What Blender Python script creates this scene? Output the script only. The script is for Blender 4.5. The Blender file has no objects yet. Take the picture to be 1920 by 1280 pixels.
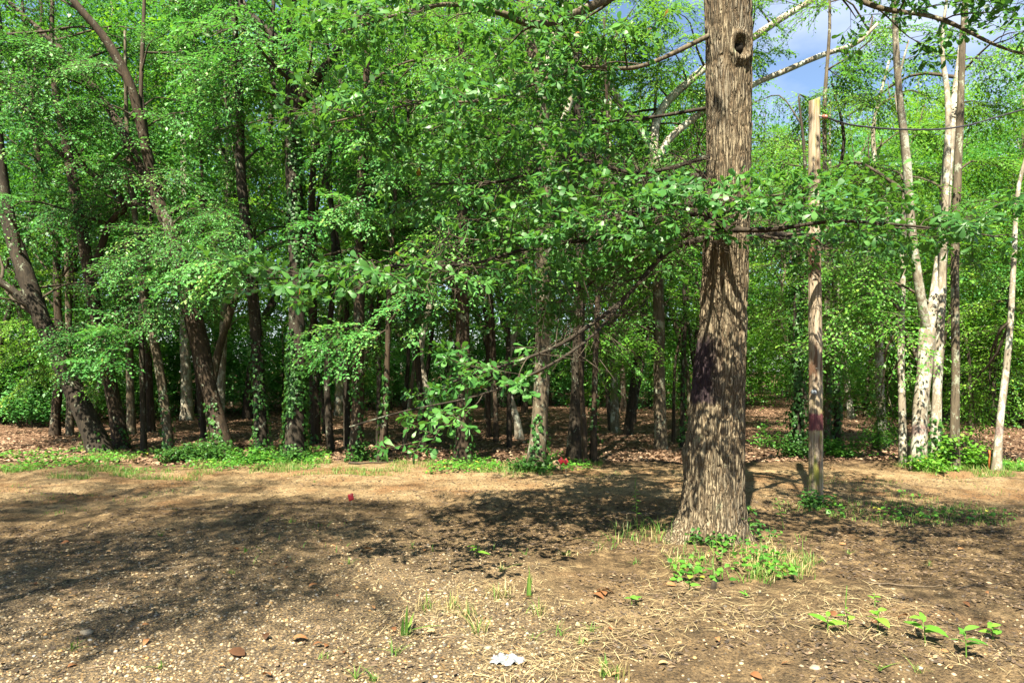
import bpy, math, random
import numpy as np
from mathutils import Vector, Matrix

rng = np.random.default_rng(11)
random.seed(11)
scene = bpy.context.scene
COL = scene.collection

# ------------------------------------------------------------------ camera, sky, sun, exposure
F = 1280.0          # focal length in photograph pixels (24 mm on a 36 mm frame, 1920 px wide)
HY = 690.0          # photograph row of the horizon
CH = 1.6            # eye height
cam = bpy.data.cameras.new('camera')
cam.lens = 24.0
cam.sensor_width = 36.0
cam.shift_y = (HY - 640) / 1920
cam.clip_end = 500
camo = bpy.data.objects.new('camera', cam)
camo.location = (0, 0, CH)
camo.rotation_euler = (math.radians(90), 0, 0)
COL.objects.link(camo)
scene.camera = camo

SUN_EL = math.radians(55)
SUN_AZ = math.radians(200)       # clockwise from +Y: behind the camera and a little to its left
sun_dir = Vector((math.sin(SUN_AZ) * math.cos(SUN_EL), math.cos(SUN_AZ) * math.cos(SUN_EL), math.sin(SUN_EL)))
world = bpy.data.worlds.new('World')
scene.world = world
world.use_nodes = True
wn, wl = world.node_tree.nodes, world.node_tree.links
wn.clear()
wout = wn.new('ShaderNodeOutputWorld')
wbg = wn.new('ShaderNodeBackground')
wsky = wn.new('ShaderNodeTexSky')
wsky.sky_type = 'NISHITA'
wsky.sun_disc = False
wsky.sun_elevation = SUN_EL
wsky.sun_rotation = SUN_AZ
wsky.air_density = 1.0
wsky.dust_density = 0.6
wsky.ozone_density = 2.0
wtc = wn.new('ShaderNodeTexCoord')
wmap = wn.new('ShaderNodeMapping')
wmap.inputs['Scale'].default_value = (1, 1, 2.2)
wnoi = wn.new('ShaderNodeTexNoise')
wnoi.inputs['Scale'].default_value = 3.2
wnoi.inputs['Detail'].default_value = 6
wramp = wn.new('ShaderNodeValToRGB')
wramp.color_ramp.elements[0].position = 0.50
wramp.color_ramp.elements[1].position = 0.76
wmix = wn.new('ShaderNodeMix')
wmix.data_type = 'RGBA'
wmix.inputs[7].default_value = (4.6, 5.0, 6.0, 1)
wl.new(wtc.outputs['Generated'], wmap.inputs['Vector'])
wl.new(wmap.outputs['Vector'], wnoi.inputs['Vector'])
wl.new(wnoi.outputs['Fac'], wramp.inputs['Fac'])
wl.new(wramp.outputs['Color'], wmix.inputs[0])
wl.new(wsky.outputs['Color'], wmix.inputs[6])
wl.new(wmix.outputs[2], wbg.inputs['Color'])
wbg.inputs['Strength'].default_value = 0.05
wl.new(wbg.outputs['Background'], wout.inputs['Surface'])

sl = bpy.data.lights.new('sun', 'SUN')
sl.energy = 5.0
sl.angle = math.radians(0.53)
sl.color = (1.0, 0.925, 0.75)
so = bpy.data.objects.new('sun', sl)
so.rotation_euler = (-sun_dir).to_track_quat('-Z', 'Y').to_euler()
so.location = (0, 0, 30)
COL.objects.link(so)

scene.view_settings.view_transform = 'Standard'
scene.view_settings.look = 'None'
scene.view_settings.gamma = 1.0
scene.view_settings.use_curve_mapping = False
scene.view_settings.exposure = 2.28
scene.render.engine = 'CYCLES'
cy = scene.cycles
cy.max_bounces = 5
cy.diffuse_bounces = 3
cy.glossy_bounces = 2
cy.transmission_bounces = 4
cy.transparent_max_bounces = 4
cy.caustics_reflective = False
cy.caustics_refractive = False
cy.sample_clamp_indirect = 6.0
cy.use_denoising = True

# ------------------------------------------------------------------ numeric helpers
def at(px, py, d):
    """the point at distance d in front of the camera that the photograph shows at (px, py)"""
    return np.array([(px - 960) / F * d, d, CH + (HY - py) / F * d])

def gd(py):
    return CH * F / (py - HY)

def hash3(ix, iy, iz, seed):
    h = (ix.astype(np.int64) * 374761393 + iy.astype(np.int64) * 668265263 + iz.astype(np.int64) * 1440662683 + seed * 974634777) & 0xFFFFFFFF
    h = ((h ^ (h >> 13)) * 1274126177) & 0xFFFFFFFF
    h = ((h ^ (h >> 16)) * 2246822519) & 0xFFFFFFFF
    return ((h ^ (h >> 15)) & 0xFFFFFF) / float(0xFFFFFF)

def vnoise(x, y, z=None, seed=0):
    x = np.asarray(x, float); y = np.asarray(y, float)
    z = np.zeros_like(x) if z is None else np.asarray(z, float)
    fx, fy, fz = np.floor(x), np.floor(y), np.floor(z)
    ix, iy, iz = fx.astype(np.int64), fy.astype(np.int64), fz.astype(np.int64)
    u, v, w = x - fx, y - fy, z - fz
    u = u * u * (3 - 2 * u); v = v * v * (3 - 2 * v); w = w * w * (3 - 2 * w)
    r = 0
    for a in (0, 1):
        for b in (0, 1):
            for c in (0, 1):
                wt = (u if a else 1 - u) * (v if b else 1 - v) * (w if c else 1 - w)
                r = r + wt * hash3(ix + a, iy + b, iz + c, seed)
    return r * 2 - 1

def fbm(x, y, z=None, seed=0, octv=4, gain=0.5):
    r = 0; a = 1.0; f = 1.0
    for o in range(octv):
        r = r + a * vnoise(np.asarray(x) * f, np.asarray(y) * f, None if z is None else np.asarray(z) * f, seed + o)
        a *= gain; f *= 2.03
    return r

def gz(x, y):
    x = np.asarray(x, float); y = np.asarray(y, float)
    h = 0.05 * fbm(x * 0.35, y * 0.45, seed=3, octv=2) + 0.022 * fbm(x * 1.7, y * 1.9, seed=5, octv=3)
    h = h + 0.008 * fbm(x * 9, y * 9, seed=9, octv=2)
    # low berm the grader left at the road's near edge, and the soil heaped round the oak's foot
    h = h + 0.09 * np.exp(-((y - 8.25 + 0.15 * np.sin(x * 1.3)) / 0.28) ** 2) * np.exp(-((x - 0.1) / 1.5) ** 2)
    h = h + 0.03 * np.exp(-(((x - 1.9) / 0.9) ** 2 + ((y - 6.4) / 0.9) ** 2))
    # wheel ruts along the graded road
    for yr in (8.95, 10.15):
        q = (y - yr - 0.12 * np.sin(x * 0.55) - 0.05 * np.sin(x * 1.9)) / 0.13
        h = h + 0.030 * (0.5 * np.exp(-((np.abs(q) - 1.7) / 0.6) ** 2) - np.exp(-q * q))
    far = np.clip((y - 13) / 25, 0, 1)
    return h + far * 0.12 * fbm(x * 0.15, y * 0.15, seed=21, octv=2)

def norm(v):
    return v / np.maximum(np.linalg.norm(v, axis=-1, keepdims=True), 1e-9)

def smooth_path(pts, n):
    pts = np.asarray(pts, float)
    if len(pts) < 3:
        t = np.linspace(0, 1, n)[:, None]
        return pts[0] * (1 - t) + pts[-1] * t
    P = np.vstack([2 * pts[0] - pts[1], pts, 2 * pts[-1] - pts[-2]])
    seg = np.linalg.norm(np.diff(pts[:, :3], axis=0), axis=1)
    cum = np.r_[0, np.cumsum(seg)]
    s = np.linspace(0, cum[-1], n)
    out = []
    for q in s:
        i = min(np.searchsorted(cum, q, 'right') - 1, len(pts) - 2)
        u = (q - cum[i]) / max(seg[i], 1e-9)
        a, b, c, d = P[i], P[i + 1], P[i + 2], P[i + 3]
        out.append(0.5 * (2 * b + (c - a) * u + (2 * a - 5 * b + 4 * c - d) * u * u + (3 * b - a - 3 * c + d) * u ** 3))
    return np.array(out)

class MB:
    """collects vertices, faces and a per-vertex tint, builds ONE mesh object"""
    def __init__(self):
        self.v, self.t, self.f, self.n = [], [], [], 0
    def add(self, v, faces, tint=0.5):
        v = np.asarray(v, float).reshape(-1, 3)
        self.v.append(v)
        self.t.append(np.full(len(v), tint) if np.isscalar(tint) else np.asarray(tint, float))
        for f in faces:
            self.f.append(np.asarray(f, np.int64) + self.n)
        self.n += len(v)
    def mesh(self, name, mat, origin=(0, 0, 0), smooth=False):
        V = np.vstack(self.v) - np.asarray(origin, float)
        T = np.concatenate(self.t)
        loops = np.concatenate([f.ravel() for f in self.f])
        tot = np.concatenate([np.full(len(f), f.shape[1]) for f in self.f])
        start = np.r_[0, np.cumsum(tot)[:-1]]
        me = bpy.data.meshes.new(name)
        me.vertices.add(len(V)); me.vertices.foreach_set('co', V.astype(np.float32).ravel())
        me.loops.add(len(loops)); me.loops.foreach_set('vertex_index', loops.astype(np.int32))
        me.polygons.add(len(tot))
        me.polygons.foreach_set('loop_start', start.astype(np.int32))
        me.polygons.foreach_set('loop_total', tot.astype(np.int32))
        if smooth:
            me.polygons.foreach_set('use_smooth', np.ones(len(tot), bool))
        me.update(calc_edges=True)
        a = me.attributes.new('tint', 'FLOAT', 'POINT')
        a.data.foreach_set('value', T.astype(np.float32))
        me.materials.append(mat)
        return me
    def build(self, name, mat, parent=None, smooth=False, kind=None):
        org = np.array(parent.location) if parent is not None else np.zeros(3)
        o = bpy.data.objects.new(name, self.mesh(name, mat, org, smooth))
        COL.objects.link(o)
        if parent is not None:
            o.parent = parent
        if kind:
            o['kind'] = kind
        return o

def empty(name, loc, label, cat, group=None):
    o = bpy.data.objects.new(name, None)
    o.empty_display_size = 0.2
    COL.objects.link(o)
    o.location = tuple(float(c) for c in loc)
    o['label'] = label; o['category'] = cat
    if group:
        o['group'] = group
    return o

def tag(o, label=None, cat=None, group=None, kind=None):
    if label: o['label'] = label
    if cat: o['category'] = cat
    if group: o['group'] = group
    if kind: o['kind'] = kind
    return o

def copy_tree(o, parent=None):
    c = o.copy(); COL.objects.link(c); c.parent = parent
    for ch in list(o.children):
        copy_tree(ch, c)
    return c

def tube(mb, path, rad, seg=8, rough=0.0, tint=0.5, cap=True, fs=3.0, seed=1):
    path = np.asarray(path, float); rad = np.broadcast_to(np.asarray(rad, float), (len(path),))
    t = norm(np.gradient(path, axis=0))
    ref = np.array([1.0, 0, 0]) if abs(t[0][0]) < 0.8 else np.array([0, 1.0, 0])
    u = np.zeros_like(t)
    p = ref
    for i in range(len(path)):
        p = p - t[i] * p.dot(t[i]); p = p / max(np.linalg.norm(p), 1e-9); u[i] = p
    w = np.cross(t, u)
    a = np.arange(seg) / seg * 2 * np.pi
    ring = u[:, None, :] * np.cos(a)[None, :, None] + w[:, None, :] * np.sin(a)[None, :, None]
    r = rad[:, None] * np.ones((1, seg))
    if rough:
        q = path[:, None, :] + ring * rad[:, None, None]
        r = r * (1 + rough * fbm(q[..., 0] * fs, q[..., 1] * fs, q[..., 2] * fs * 0.6, seed=seed, octv=3))
    V = path[:, None, :] + ring * r[..., None]
    n = len(path)
    i = np.arange(n - 1)[:, None] * seg; j = np.arange(seg)[None, :]; j2 = (j + 1) % seg
    q = np.stack([i + j, i + j2, i + seg + j2, i + seg + j], -1).reshape(-1, 4)
    faces = [q]
    V = V.reshape(-1, 3)
    if cap:
        V = np.vstack([V, path[-1] + t[-1] * rad[-1] * 0.5])
        k = (n - 1) * seg
        jj = np.arange(seg)
        faces.append(np.stack([k + jj, k + (jj + 1) % seg, np.full(seg, n * seg)], -1))
    mb.add(V, faces, tint)
    return V

def prisms(mb, A, B, ra, rb, tint=0.5):
    """many thin three-sided twigs at once, from A to B"""
    A = np.asarray(A, float).reshape(-1, 3); B = np.asarray(B, float).reshape(-1, 3)
    m = len(A)
    t = norm(B - A)
    ref = np.where(np.abs(t[:, 2:3]) < 0.8, np.array([[0, 0, 1.0]]), np.array([[1.0, 0, 0]]))
    u = norm(np.cross(t, ref)); w = np.cross(t, u)
    ra = np.broadcast_to(np.asarray(ra, float), (m,)); rb = np.broadcast_to(np.asarray(rb, float), (m,))
    vs = []
    for P, r in ((A, ra), (B, rb)):
        for k in range(3):
            an = k * 2 * np.pi / 3
            vs.append(P + (u * math.cos(an) + w * math.sin(an)) * r[:, None])
    V = np.stack(vs, 1).reshape(-1, 3)
    o = np.arange(m)[:, None] * 6
    q = np.concatenate([o + np.array([[k, (k + 1) % 3, 3 + (k + 1) % 3, 3 + k]]) for k in range(3)])
    mb.add(V, [q], tint)

# outlines of leaves: rows of (t along the midrib, half width)
SHAPES = {
    'oval': [(0, 0), (0.5, 0.5), (1, 0)],
    'oak': [(0, 0.0), (0.32, 0.14), (0.70, 0.46), (0.92, 0.40), (1.0, 0.0)],
    'broad': [(0, 0), (0.28, 0.5), (0.62, 0.40), (1, 0)],
    'lance': [(0, 0), (0.2, 0.38), (0.5, 0.5), (0.8, 0.3), (1, 0)],
}

def leaves(mb, P, D, N, L, W, shape='oval', fold=0.25, droop=0.15, tint=0.5):
    m = len(P)
    if m == 0:
        return
    D = norm(D); S = norm(np.cross(D, N)); N = np.cross(S, D)
    L = np.broadcast_to(np.asarray(L, float), (m,))[:, None]; W = np.broadcast_to(np.asarray(W, float), (m,))[:, None]
    fold = fold if np.isscalar(fold) else np.asarray(fold)[:, None]; droop = droop if np.isscalar(droop) else np.asarray(droop)[:, None]
    rows = SHAPES[shape]
    cols = []
    idx = []
    k = 0
    for t, h in rows:
        c = P + D * (L * t) - N * (L * droop * t * t)
        if h == 0:
            cols.append(c); idx.append((k,)); k += 1
        else:
            e = N * (W * h * fold)
            cols.append(c + S * (W * h) + e); cols.append(c - S * (W * h) + e); idx.append((k, k + 1)); k += 2
    V = np.stack(cols, 1)
    o = (np.arange(m) * k)[:, None]
    faces = []
    if shape == 'oval':
        faces.append(o + np.array([[0, 1, 3, 2]]))
    else:
        for a, b in zip(idx[:-1], idx[1:]):
            if len(a) == 1:
                faces.append(o + np.array([[a[0], b[0], b[1]]]))
            elif len(b) == 1:
                faces.append(o + np.array([[a[0], b[0], a[1]]]))
            else:
                faces.append(o + np.array([[a[0], b[0], b[1], a[1]]]))
    tint = np.full(m, tint) if np.isscalar(tint) else np.asarray(tint)
    mb.add(V.reshape(-1, 3), faces, np.repeat(tint, k))

# ------------------------------------------------------------------ materials
def new_mat(name):
    m = bpy.data.materials.new(name)
    m.use_nodes = True
    nt = m.node_tree
    nt.nodes.clear()
    out = nt.nodes.new('ShaderNodeOutputMaterial')
    return m, nt, out

def N_(nt, kind, **kw):
    n = nt.nodes.new(kind)
    for k, v in kw.items():
        if k in n.inputs:
            n.inputs[k].default_value = v
        else:
            setattr(n, k, v)
    return n

def ramp(nt, fac, stops):
    r = nt.nodes.new('ShaderNodeValToRGB')
    e = r.color_ramp.elements
    while len(e) < len(stops):
        e.new(0.5)
    for el, (p, c) in zip(e, stops):
        el.position = p
        el.color = (*c, 1) if len(c) == 3 else c
    nt.links.new(fac, r.inputs['Fac'])
    return r.outputs['Color']

def mixc(nt, fac, a, b, mode='MIX'):
    m = nt.nodes.new('ShaderNodeMix'); m.data_type = 'RGBA'; m.blend_type = mode
    for s, i in ((fac, 0), (a, 6), (b, 7)):
        if isinstance(s, (int, float)):
            m.inputs[i].default_value = s
        elif isinstance(s, tuple):
            m.inputs[i].default_value = (*s, 1)
        else:
            nt.links.new(s, m.inputs[i])
    return m.outputs[2]

def mth(nt, op, a, b=None, clamp=False):
    m = nt.nodes.new('ShaderNodeMath'); m.operation = op; m.use_clamp = clamp
    for s, i in ((a, 0), (b, 1)):
        if s is None: continue
        if isinstance(s, (int, float)): m.inputs[i].default_value = s
        else: nt.links.new(s, m.inputs[i])
    return m.outputs[0]

def coords(nt, scale=(1, 1, 1), kind='Object', loc=(0, 0, 0)):
    tc = nt.nodes.new('ShaderNodeTexCoord')
    mp = nt.nodes.new('ShaderNodeMapping')
    mp.inputs['Scale'].default_value = scale
    mp.inputs['Location'].default_value = loc
    nt.links.new(tc.outputs[kind], mp.inputs['Vector'])
    return mp.outputs['Vector']

def noise(nt, vec, scale, detail=4, rough=0.55, dist=0.0):
    n = nt.nodes.new('ShaderNodeTexNoise')
    n.inputs['Scale'].default_value = scale; n.inputs['Detail'].default_value = detail
    n.inputs['Roughness'].default_value = rough; n.inputs['Distortion'].default_value = dist
    nt.links.new(vec, n.inputs['Vector'])
    return n.outputs['Fac']

def attr(nt, name):
    a = nt.nodes.new('ShaderNodeAttribute'); a.attribute_name = name
    return a.outputs['Fac']

def leaf_mat(name, stops, trans=(0.20, 0.36, 0.04), tr=0.38, rough=0.46, spec=0.32):
    m, nt, out = new_mat(name)
    t = attr(nt, 'tint')
    c = ramp(nt, t, stops)
    p = N_(nt, 'ShaderNodeBsdfPrincipled', Roughness=rough)
    p.inputs['Specular IOR Level'].default_value = spec
    nt.links.new(c, p.inputs['Base Color'])
    tb = N_(nt, 'ShaderNodeBsdfTranslucent')
    tc = mixc(nt, 0.55, c, trans)
    nt.links.new(tc, tb.inputs['Color'])
    mx = N_(nt, 'ShaderNodeMixShader'); mx.inputs[0].default_value = tr
    nt.links.new(p.outputs[0], mx.inputs[1]); nt.links.new(tb.outputs[0], mx.inputs[2])
    nt.links.new(mx.outputs[0], out.inputs['Surface'])
    return m

M = {}
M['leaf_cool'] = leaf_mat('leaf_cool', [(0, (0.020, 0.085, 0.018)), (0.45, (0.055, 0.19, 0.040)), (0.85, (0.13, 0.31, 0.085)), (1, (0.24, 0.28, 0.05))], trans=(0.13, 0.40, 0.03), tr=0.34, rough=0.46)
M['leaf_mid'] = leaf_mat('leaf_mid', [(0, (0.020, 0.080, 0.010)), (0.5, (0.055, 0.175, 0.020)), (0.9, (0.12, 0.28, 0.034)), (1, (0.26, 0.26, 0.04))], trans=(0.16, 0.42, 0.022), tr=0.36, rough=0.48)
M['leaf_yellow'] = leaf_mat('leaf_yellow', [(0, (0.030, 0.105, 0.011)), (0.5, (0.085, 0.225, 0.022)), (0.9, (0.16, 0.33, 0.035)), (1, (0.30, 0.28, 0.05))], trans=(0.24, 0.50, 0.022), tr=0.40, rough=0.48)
M['leaf_oak'] = leaf_mat('leaf_oak', [(0, (0.022, 0.082, 0.018)), (0.5, (0.048, 0.15, 0.030)), (0.93, (0.085, 0.21, 0.040)), (0.97, (0.30, 0.13, 0.03)), (1, (0.30, 0.10, 0.03))], trans=(0.18, 0.42, 0.03), tr=0.36, rough=0.44, spec=0.34)
M['leaf_ivy'] = leaf_mat('leaf_ivy', [(0, (0.016, 0.06, 0.012)), (0.5, (0.034, 0.105, 0.018)), (1, (0.07, 0.17, 0.03))], tr=0.3)
M['grass'] = leaf_mat('grass', [(0, (0.05, 0.13, 0.02)), (0.5, (0.11, 0.21, 0.035)), (0.78, (0.16, 0.24, 0.05)), (0.88, (0.28, 0.22, 0.09)), (1, (0.38, 0.30, 0.15))], tr=0.35, rough=0.5)
M['dead_leaf'] = leaf_mat('dead_leaf', [(0, (0.05, 0.025, 0.012)), (0.35, (0.14, 0.06, 0.025)), (0.7, (0.27, 0.13, 0.055)), (1, (0.42, 0.28, 0.14))], trans=(0.3, 0.12, 0.03), tr=0.15, rough=0.7, spec=0.2)

def bark_mat(name, dark, light, lichen=(0.42, 0.44, 0.36), lich=0.0, moss=0.0, sc=1.0, paint=None, stretch=0.16, bump=0.6):
    m, nt, out = new_mat(name)
    v = coords(nt, (sc, sc, sc * stretch))
    n1 = noise(nt, v, 26, 6, 0.65, 0.6)
    n2 = noise(nt, coords(nt, (sc, sc, sc * 0.5)), 3.2, 4)
    c = ramp(nt, n1, [(0.30, dark), (0.52, tuple((a + b) / 2 for a, b in zip(dark, light))), (0.72, light)])
    c = mixc(nt, mth(nt, 'MULTIPLY', n2, 0.55), c, tuple(x * 0.45 for x in dark))
    if lich > 0:
        nl = noise(nt, coords(nt, (1, 1, 0.6), loc=(3, 1, 5)), 7, 5, 0.7, 0.5)
        fine = noise(nt, coords(nt), 45, 3)
        mk = ramp(nt, mth(nt, 'ADD', nl, mth(nt, 'MULTIPLY', mth(nt, 'SUBTRACT', fine, 0.5), 0.35)), [(0.62 - 0.22 * lich, (0, 0, 0)), (0.70 - 0.22 * lich, (1, 1, 1))])
        c = mixc(nt, mth(nt, 'MULTIPLY', mk, 0.85), c, lichen)
    if moss > 0:
        nm = noise(nt, coords(nt, loc=(7, 2, 1)), 2.5, 5, 0.65)
        mk = ramp(nt, nm, [(0.62 - 0.2 * moss, (0, 0, 0)), (0.80 - 0.2 * moss, (1, 1, 1))])
        c = mixc(nt, mth(nt, 'MULTIPLY', mk, 0.8), c, (0.09, 0.13, 0.03))
    if paint:
        z0, z1, x1, pc, strength = paint
        tc = nt.nodes.new('ShaderNodeTexCoord'); sp = nt.nodes.new('ShaderNodeSeparateXYZ')
        nt.links.new(tc.outputs['Object'], sp.inputs[0])
        nn = noise(nt, coords(nt, (1, 1, 0.45)), 16, 4, 0.7)
        off = mth(nt, 'MULTIPLY', mth(nt, 'SUBTRACT', nn, 0.5), 0.14)
        z = mth(nt, 'ADD', sp.outputs['Z'], off)
        a = mth(nt, 'MULTIPLY', mth(nt, 'SUBTRACT', z, z0), 30, True)
        b = mth(nt, 'MULTIPLY', mth(nt, 'SUBTRACT', z1, z), 18, True)
        xx = mth(nt, 'MULTIPLY', mth(nt, 'SUBTRACT', x1, mth(nt, 'ADD', sp.outputs['X'], mth(nt, 'MULTIPLY', off, 1.2))), 9, True)
        mk = mth(nt, 'MULTIPLY', mth(nt, 'MULTIPLY', a, b), mth(nt, 'MULTIPLY', xx, strength))
        c = mixc(nt, mk, c, pc)
    p = N_(nt, 'ShaderNodeBsdfPrincipled', Roughness=0.85)
    p.inputs['Specular IOR Level'].default_value = 0.25
    nt.links.new(c, p.inputs['Base Color'])
    b = N_(nt, 'ShaderNodeBump', Strength=bump, Distance=0.02)
    nt.links.new(n1, b.inputs['Height'])
    nt.links.new(b.outputs[0], p.inputs['Normal'])
    nt.links.new(p.outputs[0], out.inputs['Surface'])
    return m

def oak_bark():
    m, nt, out = new_mat('bark_oak')
    base = coords(nt, (1, 1, 0.09))
    wv = nt.nodes.new('ShaderNodeTexNoise'); wv.inputs['Scale'].default_value = 9; wv.inputs['Detail'].default_value = 3
    nt.links.new(base, wv.inputs['Vector'])
    vm = nt.nodes.new('ShaderNodeVectorMath'); vm.operation = 'MULTIPLY_ADD'
    vm.inputs[1].default_value = (0.11, 0.11, 0.09)
    nt.links.new(wv.outputs['Color'], vm.inputs[0]); nt.links.new(base, vm.inputs[2])
    vo = nt.nodes.new('ShaderNodeTexVoronoi'); vo.feature = 'DISTANCE_TO_EDGE'; vo.inputs['Scale'].default_value = 36
    nt.links.new(vm.outputs[0], vo.inputs['Vector'])
    vc = nt.nodes.new('ShaderNodeTexVoronoi'); vc.inputs['Scale'].default_value = 36
    nt.links.new(vm.outputs[0], vc.inputs['Vector'])
    fine = noise(nt, coords(nt, (1, 1, 0.4)), 70, 5, 0.7)
    big = noise(nt, coords(nt, (1, 1, 0.4)), 3.0, 4)
    plate = ramp(nt, fine, [(0.28, (0.092, 0.071, 0.045)), (0.5, (0.205, 0.163, 0.104)), (0.72, (0.35, 0.285, 0.19))])
    plate = mixc(nt, mth(nt, 'MULTIPLY', vc.outputs['Color'], 0.35), plate, (0.12, 0.10, 0.07))
    plate = mixc(nt, ramp(nt, big, [(0.50, (0, 0, 0)), (0.66, (0.7, 0.7, 0.7))]), plate, (0.13, 0.115, 0.09))
    crack = ramp(nt, vo.outputs['Distance'], [(0.0, (0, 0, 0)), (0.22, (1, 1, 1))])
    c = mixc(nt, crack, (0.095, 0.066, 0.038), plate)
    nl = noise(nt, coords(nt, (1, 1, 0.6), loc=(3, 1, 5)), 6, 5, 0.7, 0.5)
    c = mixc(nt, ramp(nt, nl, [(0.62, (0, 0, 0)), (0.70, (0.75, 0.75, 0.75))]), c, (0.20, 0.22, 0.14))
    tc = nt.nodes.new('ShaderNodeTexCoord'); sp = nt.nodes.new('ShaderNodeSeparateXYZ')
    nt.links.new(tc.outputs['Object'], sp.inputs[0])
    nn = noise(nt, coords(nt, (1, 1, 0.35)), 14, 5, 0.75)
    off = mth(nt, 'MULTIPLY', mth(nt, 'SUBTRACT', nn, 0.5), 0.20)
    z = mth(nt, 'ADD', sp.outputs['Z'], off)
    mk = mth(nt, 'MULTIPLY', mth(nt, 'MULTIPLY', mth(nt, 'SUBTRACT', z, 1.24), 26, True), mth(nt, 'MULTIPLY', mth(nt, 'SUBTRACT', 1.90, z), 12, True))
    mk = mth(nt, 'MULTIPLY', mk, mth(nt, 'MULTIPLY', mth(nt, 'SUBTRACT', 0.05, mth(nt, 'ADD', sp.outputs['X'], off)), 7, True))
    c = mixc(nt, mth(nt, 'MULTIPLY', mk, 0.9), c, (0.024, 0.013, 0.022))
    p = N_(nt, 'ShaderNodeBsdfPrincipled', Roughness=0.88)
    p.inputs['Specular IOR Level'].default_value = 0.2
    nt.links.new(c, p.inputs['Base Color'])
    h = mth(nt, 'ADD', crack, mth(nt, 'MULTIPLY', fine, 0.6))
    b = N_(nt, 'ShaderNodeBump', Strength=1.0, Distance=0.022)
    nt.links.new(h, b.inputs['Height']); nt.links.new(b.outputs[0], p.inputs['Normal'])
    nt.links.new(p.outputs[0], out.inputs['Surface'])
    return m
M['bark_oak'] = oak_bark()
M['bark_dark'] = bark_mat('bark_dark', (0.010, 0.0075, 0.005), (0.06, 0.045, 0.029), lich=0.08, lichen=(0.19, 0.21, 0.15))
M['bark_brown'] = bark_mat('bark_brown', (0.014, 0.0095, 0.006), (0.085, 0.057, 0.034), lich=0.08, lichen=(0.2, 0.22, 0.16))
M['bark_grey'] = bark_mat('bark_grey', (0.035, 0.028, 0.018), (0.18, 0.14, 0.09), lich=0.25, lichen=(0.23, 0.25, 0.18))
M['bark_pale'] = bark_mat('bark_pale', (0.13, 0.105, 0.075), (0.36, 0.31, 0.23), lich=0.5, lichen=(0.40, 0.41, 0.33), sc=0.8, stretch=0.3, bump=0.4)
M['bark_pale_purple'] = bark_mat('bark_pale_purple', (0.13, 0.105, 0.075), (0.36, 0.31, 0.23), lich=0.5, lichen=(0.40, 0.41, 0.33), sc=0.8, stretch=0.3, bump=0.4,
                                 paint=(0.52, 0.72, 9.0, (0.075, 0.02, 0.04), 0.5))
M['bark_mossy'] = bark_mat('bark_mossy', (0.06, 0.05, 0.03), (0.26, 0.22, 0.14), lich=0.4, moss=0.8)
M['twig'] = bark_mat('twig', (0.025, 0.019, 0.013), (0.11, 0.085, 0.055), sc=2)
M['dead_wood'] = bark_mat('dead_wood', (0.10, 0.07, 0.045), (0.36, 0.28, 0.19), sc=3)

def plain(name, col, rough=0.6, spec=0.4, var=0.25, sc=40):
    m, nt, out = new_mat(name)
    n = noise(nt, coords(nt), sc, 4)
    c = ramp(nt, n, [(0.3, tuple(x * (1 - var) for x in col)), (0.7, tuple(min(1, x * (1 + var)) for x in col))])
    p = N_(nt, 'ShaderNodeBsdfPrincipled', Roughness=rough)
    p.inputs['Specular IOR Level'].default_value = spec
    nt.links.new(c, p.inputs['Base Color'])
    b = N_(nt, 'ShaderNodeBump', Strength=0.3, Distance=0.01)
    nt.links.new(n, b.inputs['Height']); nt.links.new(b.outputs[0], p.inputs['Normal'])
    nt.links.new(p.outputs[0], out.inputs['Surface'])
    return m

def tint_mat(name, stops, rough=0.8, spec=0.3, sc=60):
    m, nt, out = new_mat(name)
    c = ramp(nt, attr(nt, 'tint'), stops)
    n = noise(nt, coords(nt), sc, 3)
    c = mixc(nt, mth(nt, 'MULTIPLY', n, 0.5), c, (0.05, 0.04, 0.03))
    p = N_(nt, 'ShaderNodeBsdfPrincipled', Roughness=rough)
    p.inputs['Specular IOR Level'].default_value = spec
    nt.links.new(c, p.inputs['Base Color'])
    nt.links.new(p.outputs[0], out.inputs['Surface'])
    return m

M['pebble'] = tint_mat('pebble', [(0, (0.07, 0.065, 0.06)), (0.2, (0.22, 0.185, 0.13)), (0.45, (0.37, 0.275, 0.155)), (0.7, (0.43, 0.33, 0.195)), (0.9, (0.33, 0.18, 0.055)), (1, (0.38, 0.36, 0.32))], 0.6)
M['mulch'] = tint_mat('mulch', [(0, (0.03, 0.022, 0.016)), (0.5, (0.10, 0.065, 0.04)), (0.8, (0.21, 0.145, 0.08)), (1, (0.38, 0.28, 0.17))])
M['litter'] = tint_mat('litter', [(0, (0.06, 0.032, 0.02)), (0.5, (0.23, 0.135, 0.08)), (0.85, (0.40, 0.26, 0.165)), (1, (0.48, 0.36, 0.24))])
M['straw'] = tint_mat('straw', [(0, (0.22, 0.155, 0.07)), (1, (0.44, 0.35, 0.19))])
M['red_plastic'] = plain('red_plastic', (0.48, 0.022, 0.03), 0.45, var=0.05)
M['steel_wire'] = plain('steel_wire', (0.25, 0.24, 0.22), 0.4)
M['cable'] = plain('cable', (0.03, 0.03, 0.035), 0.5)
M['white_plastic'] = plain('white_plastic', (0.17, 0.185, 0.205), 0.25, 0.5, var=0.35, sc=25)
M['stake'] = plain('stake', (0.36, 0.12, 0.03), 0.7)
M['porcelain'] = plain('porcelain', (0.22, 0.08, 0.05), 0.25, 0.6)
M['hollow'] = plain('hollow', (0.012, 0.010, 0.008), 0.95, 0.1)
M['stone'] = plain('stone', (0.22, 0.18, 0.125), 0.8, var=0.4, sc=18)
M['cut_wood'] = plain('cut_wood', (0.24, 0.165, 0.09), 0.8, var=0.4, sc=18)

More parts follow.
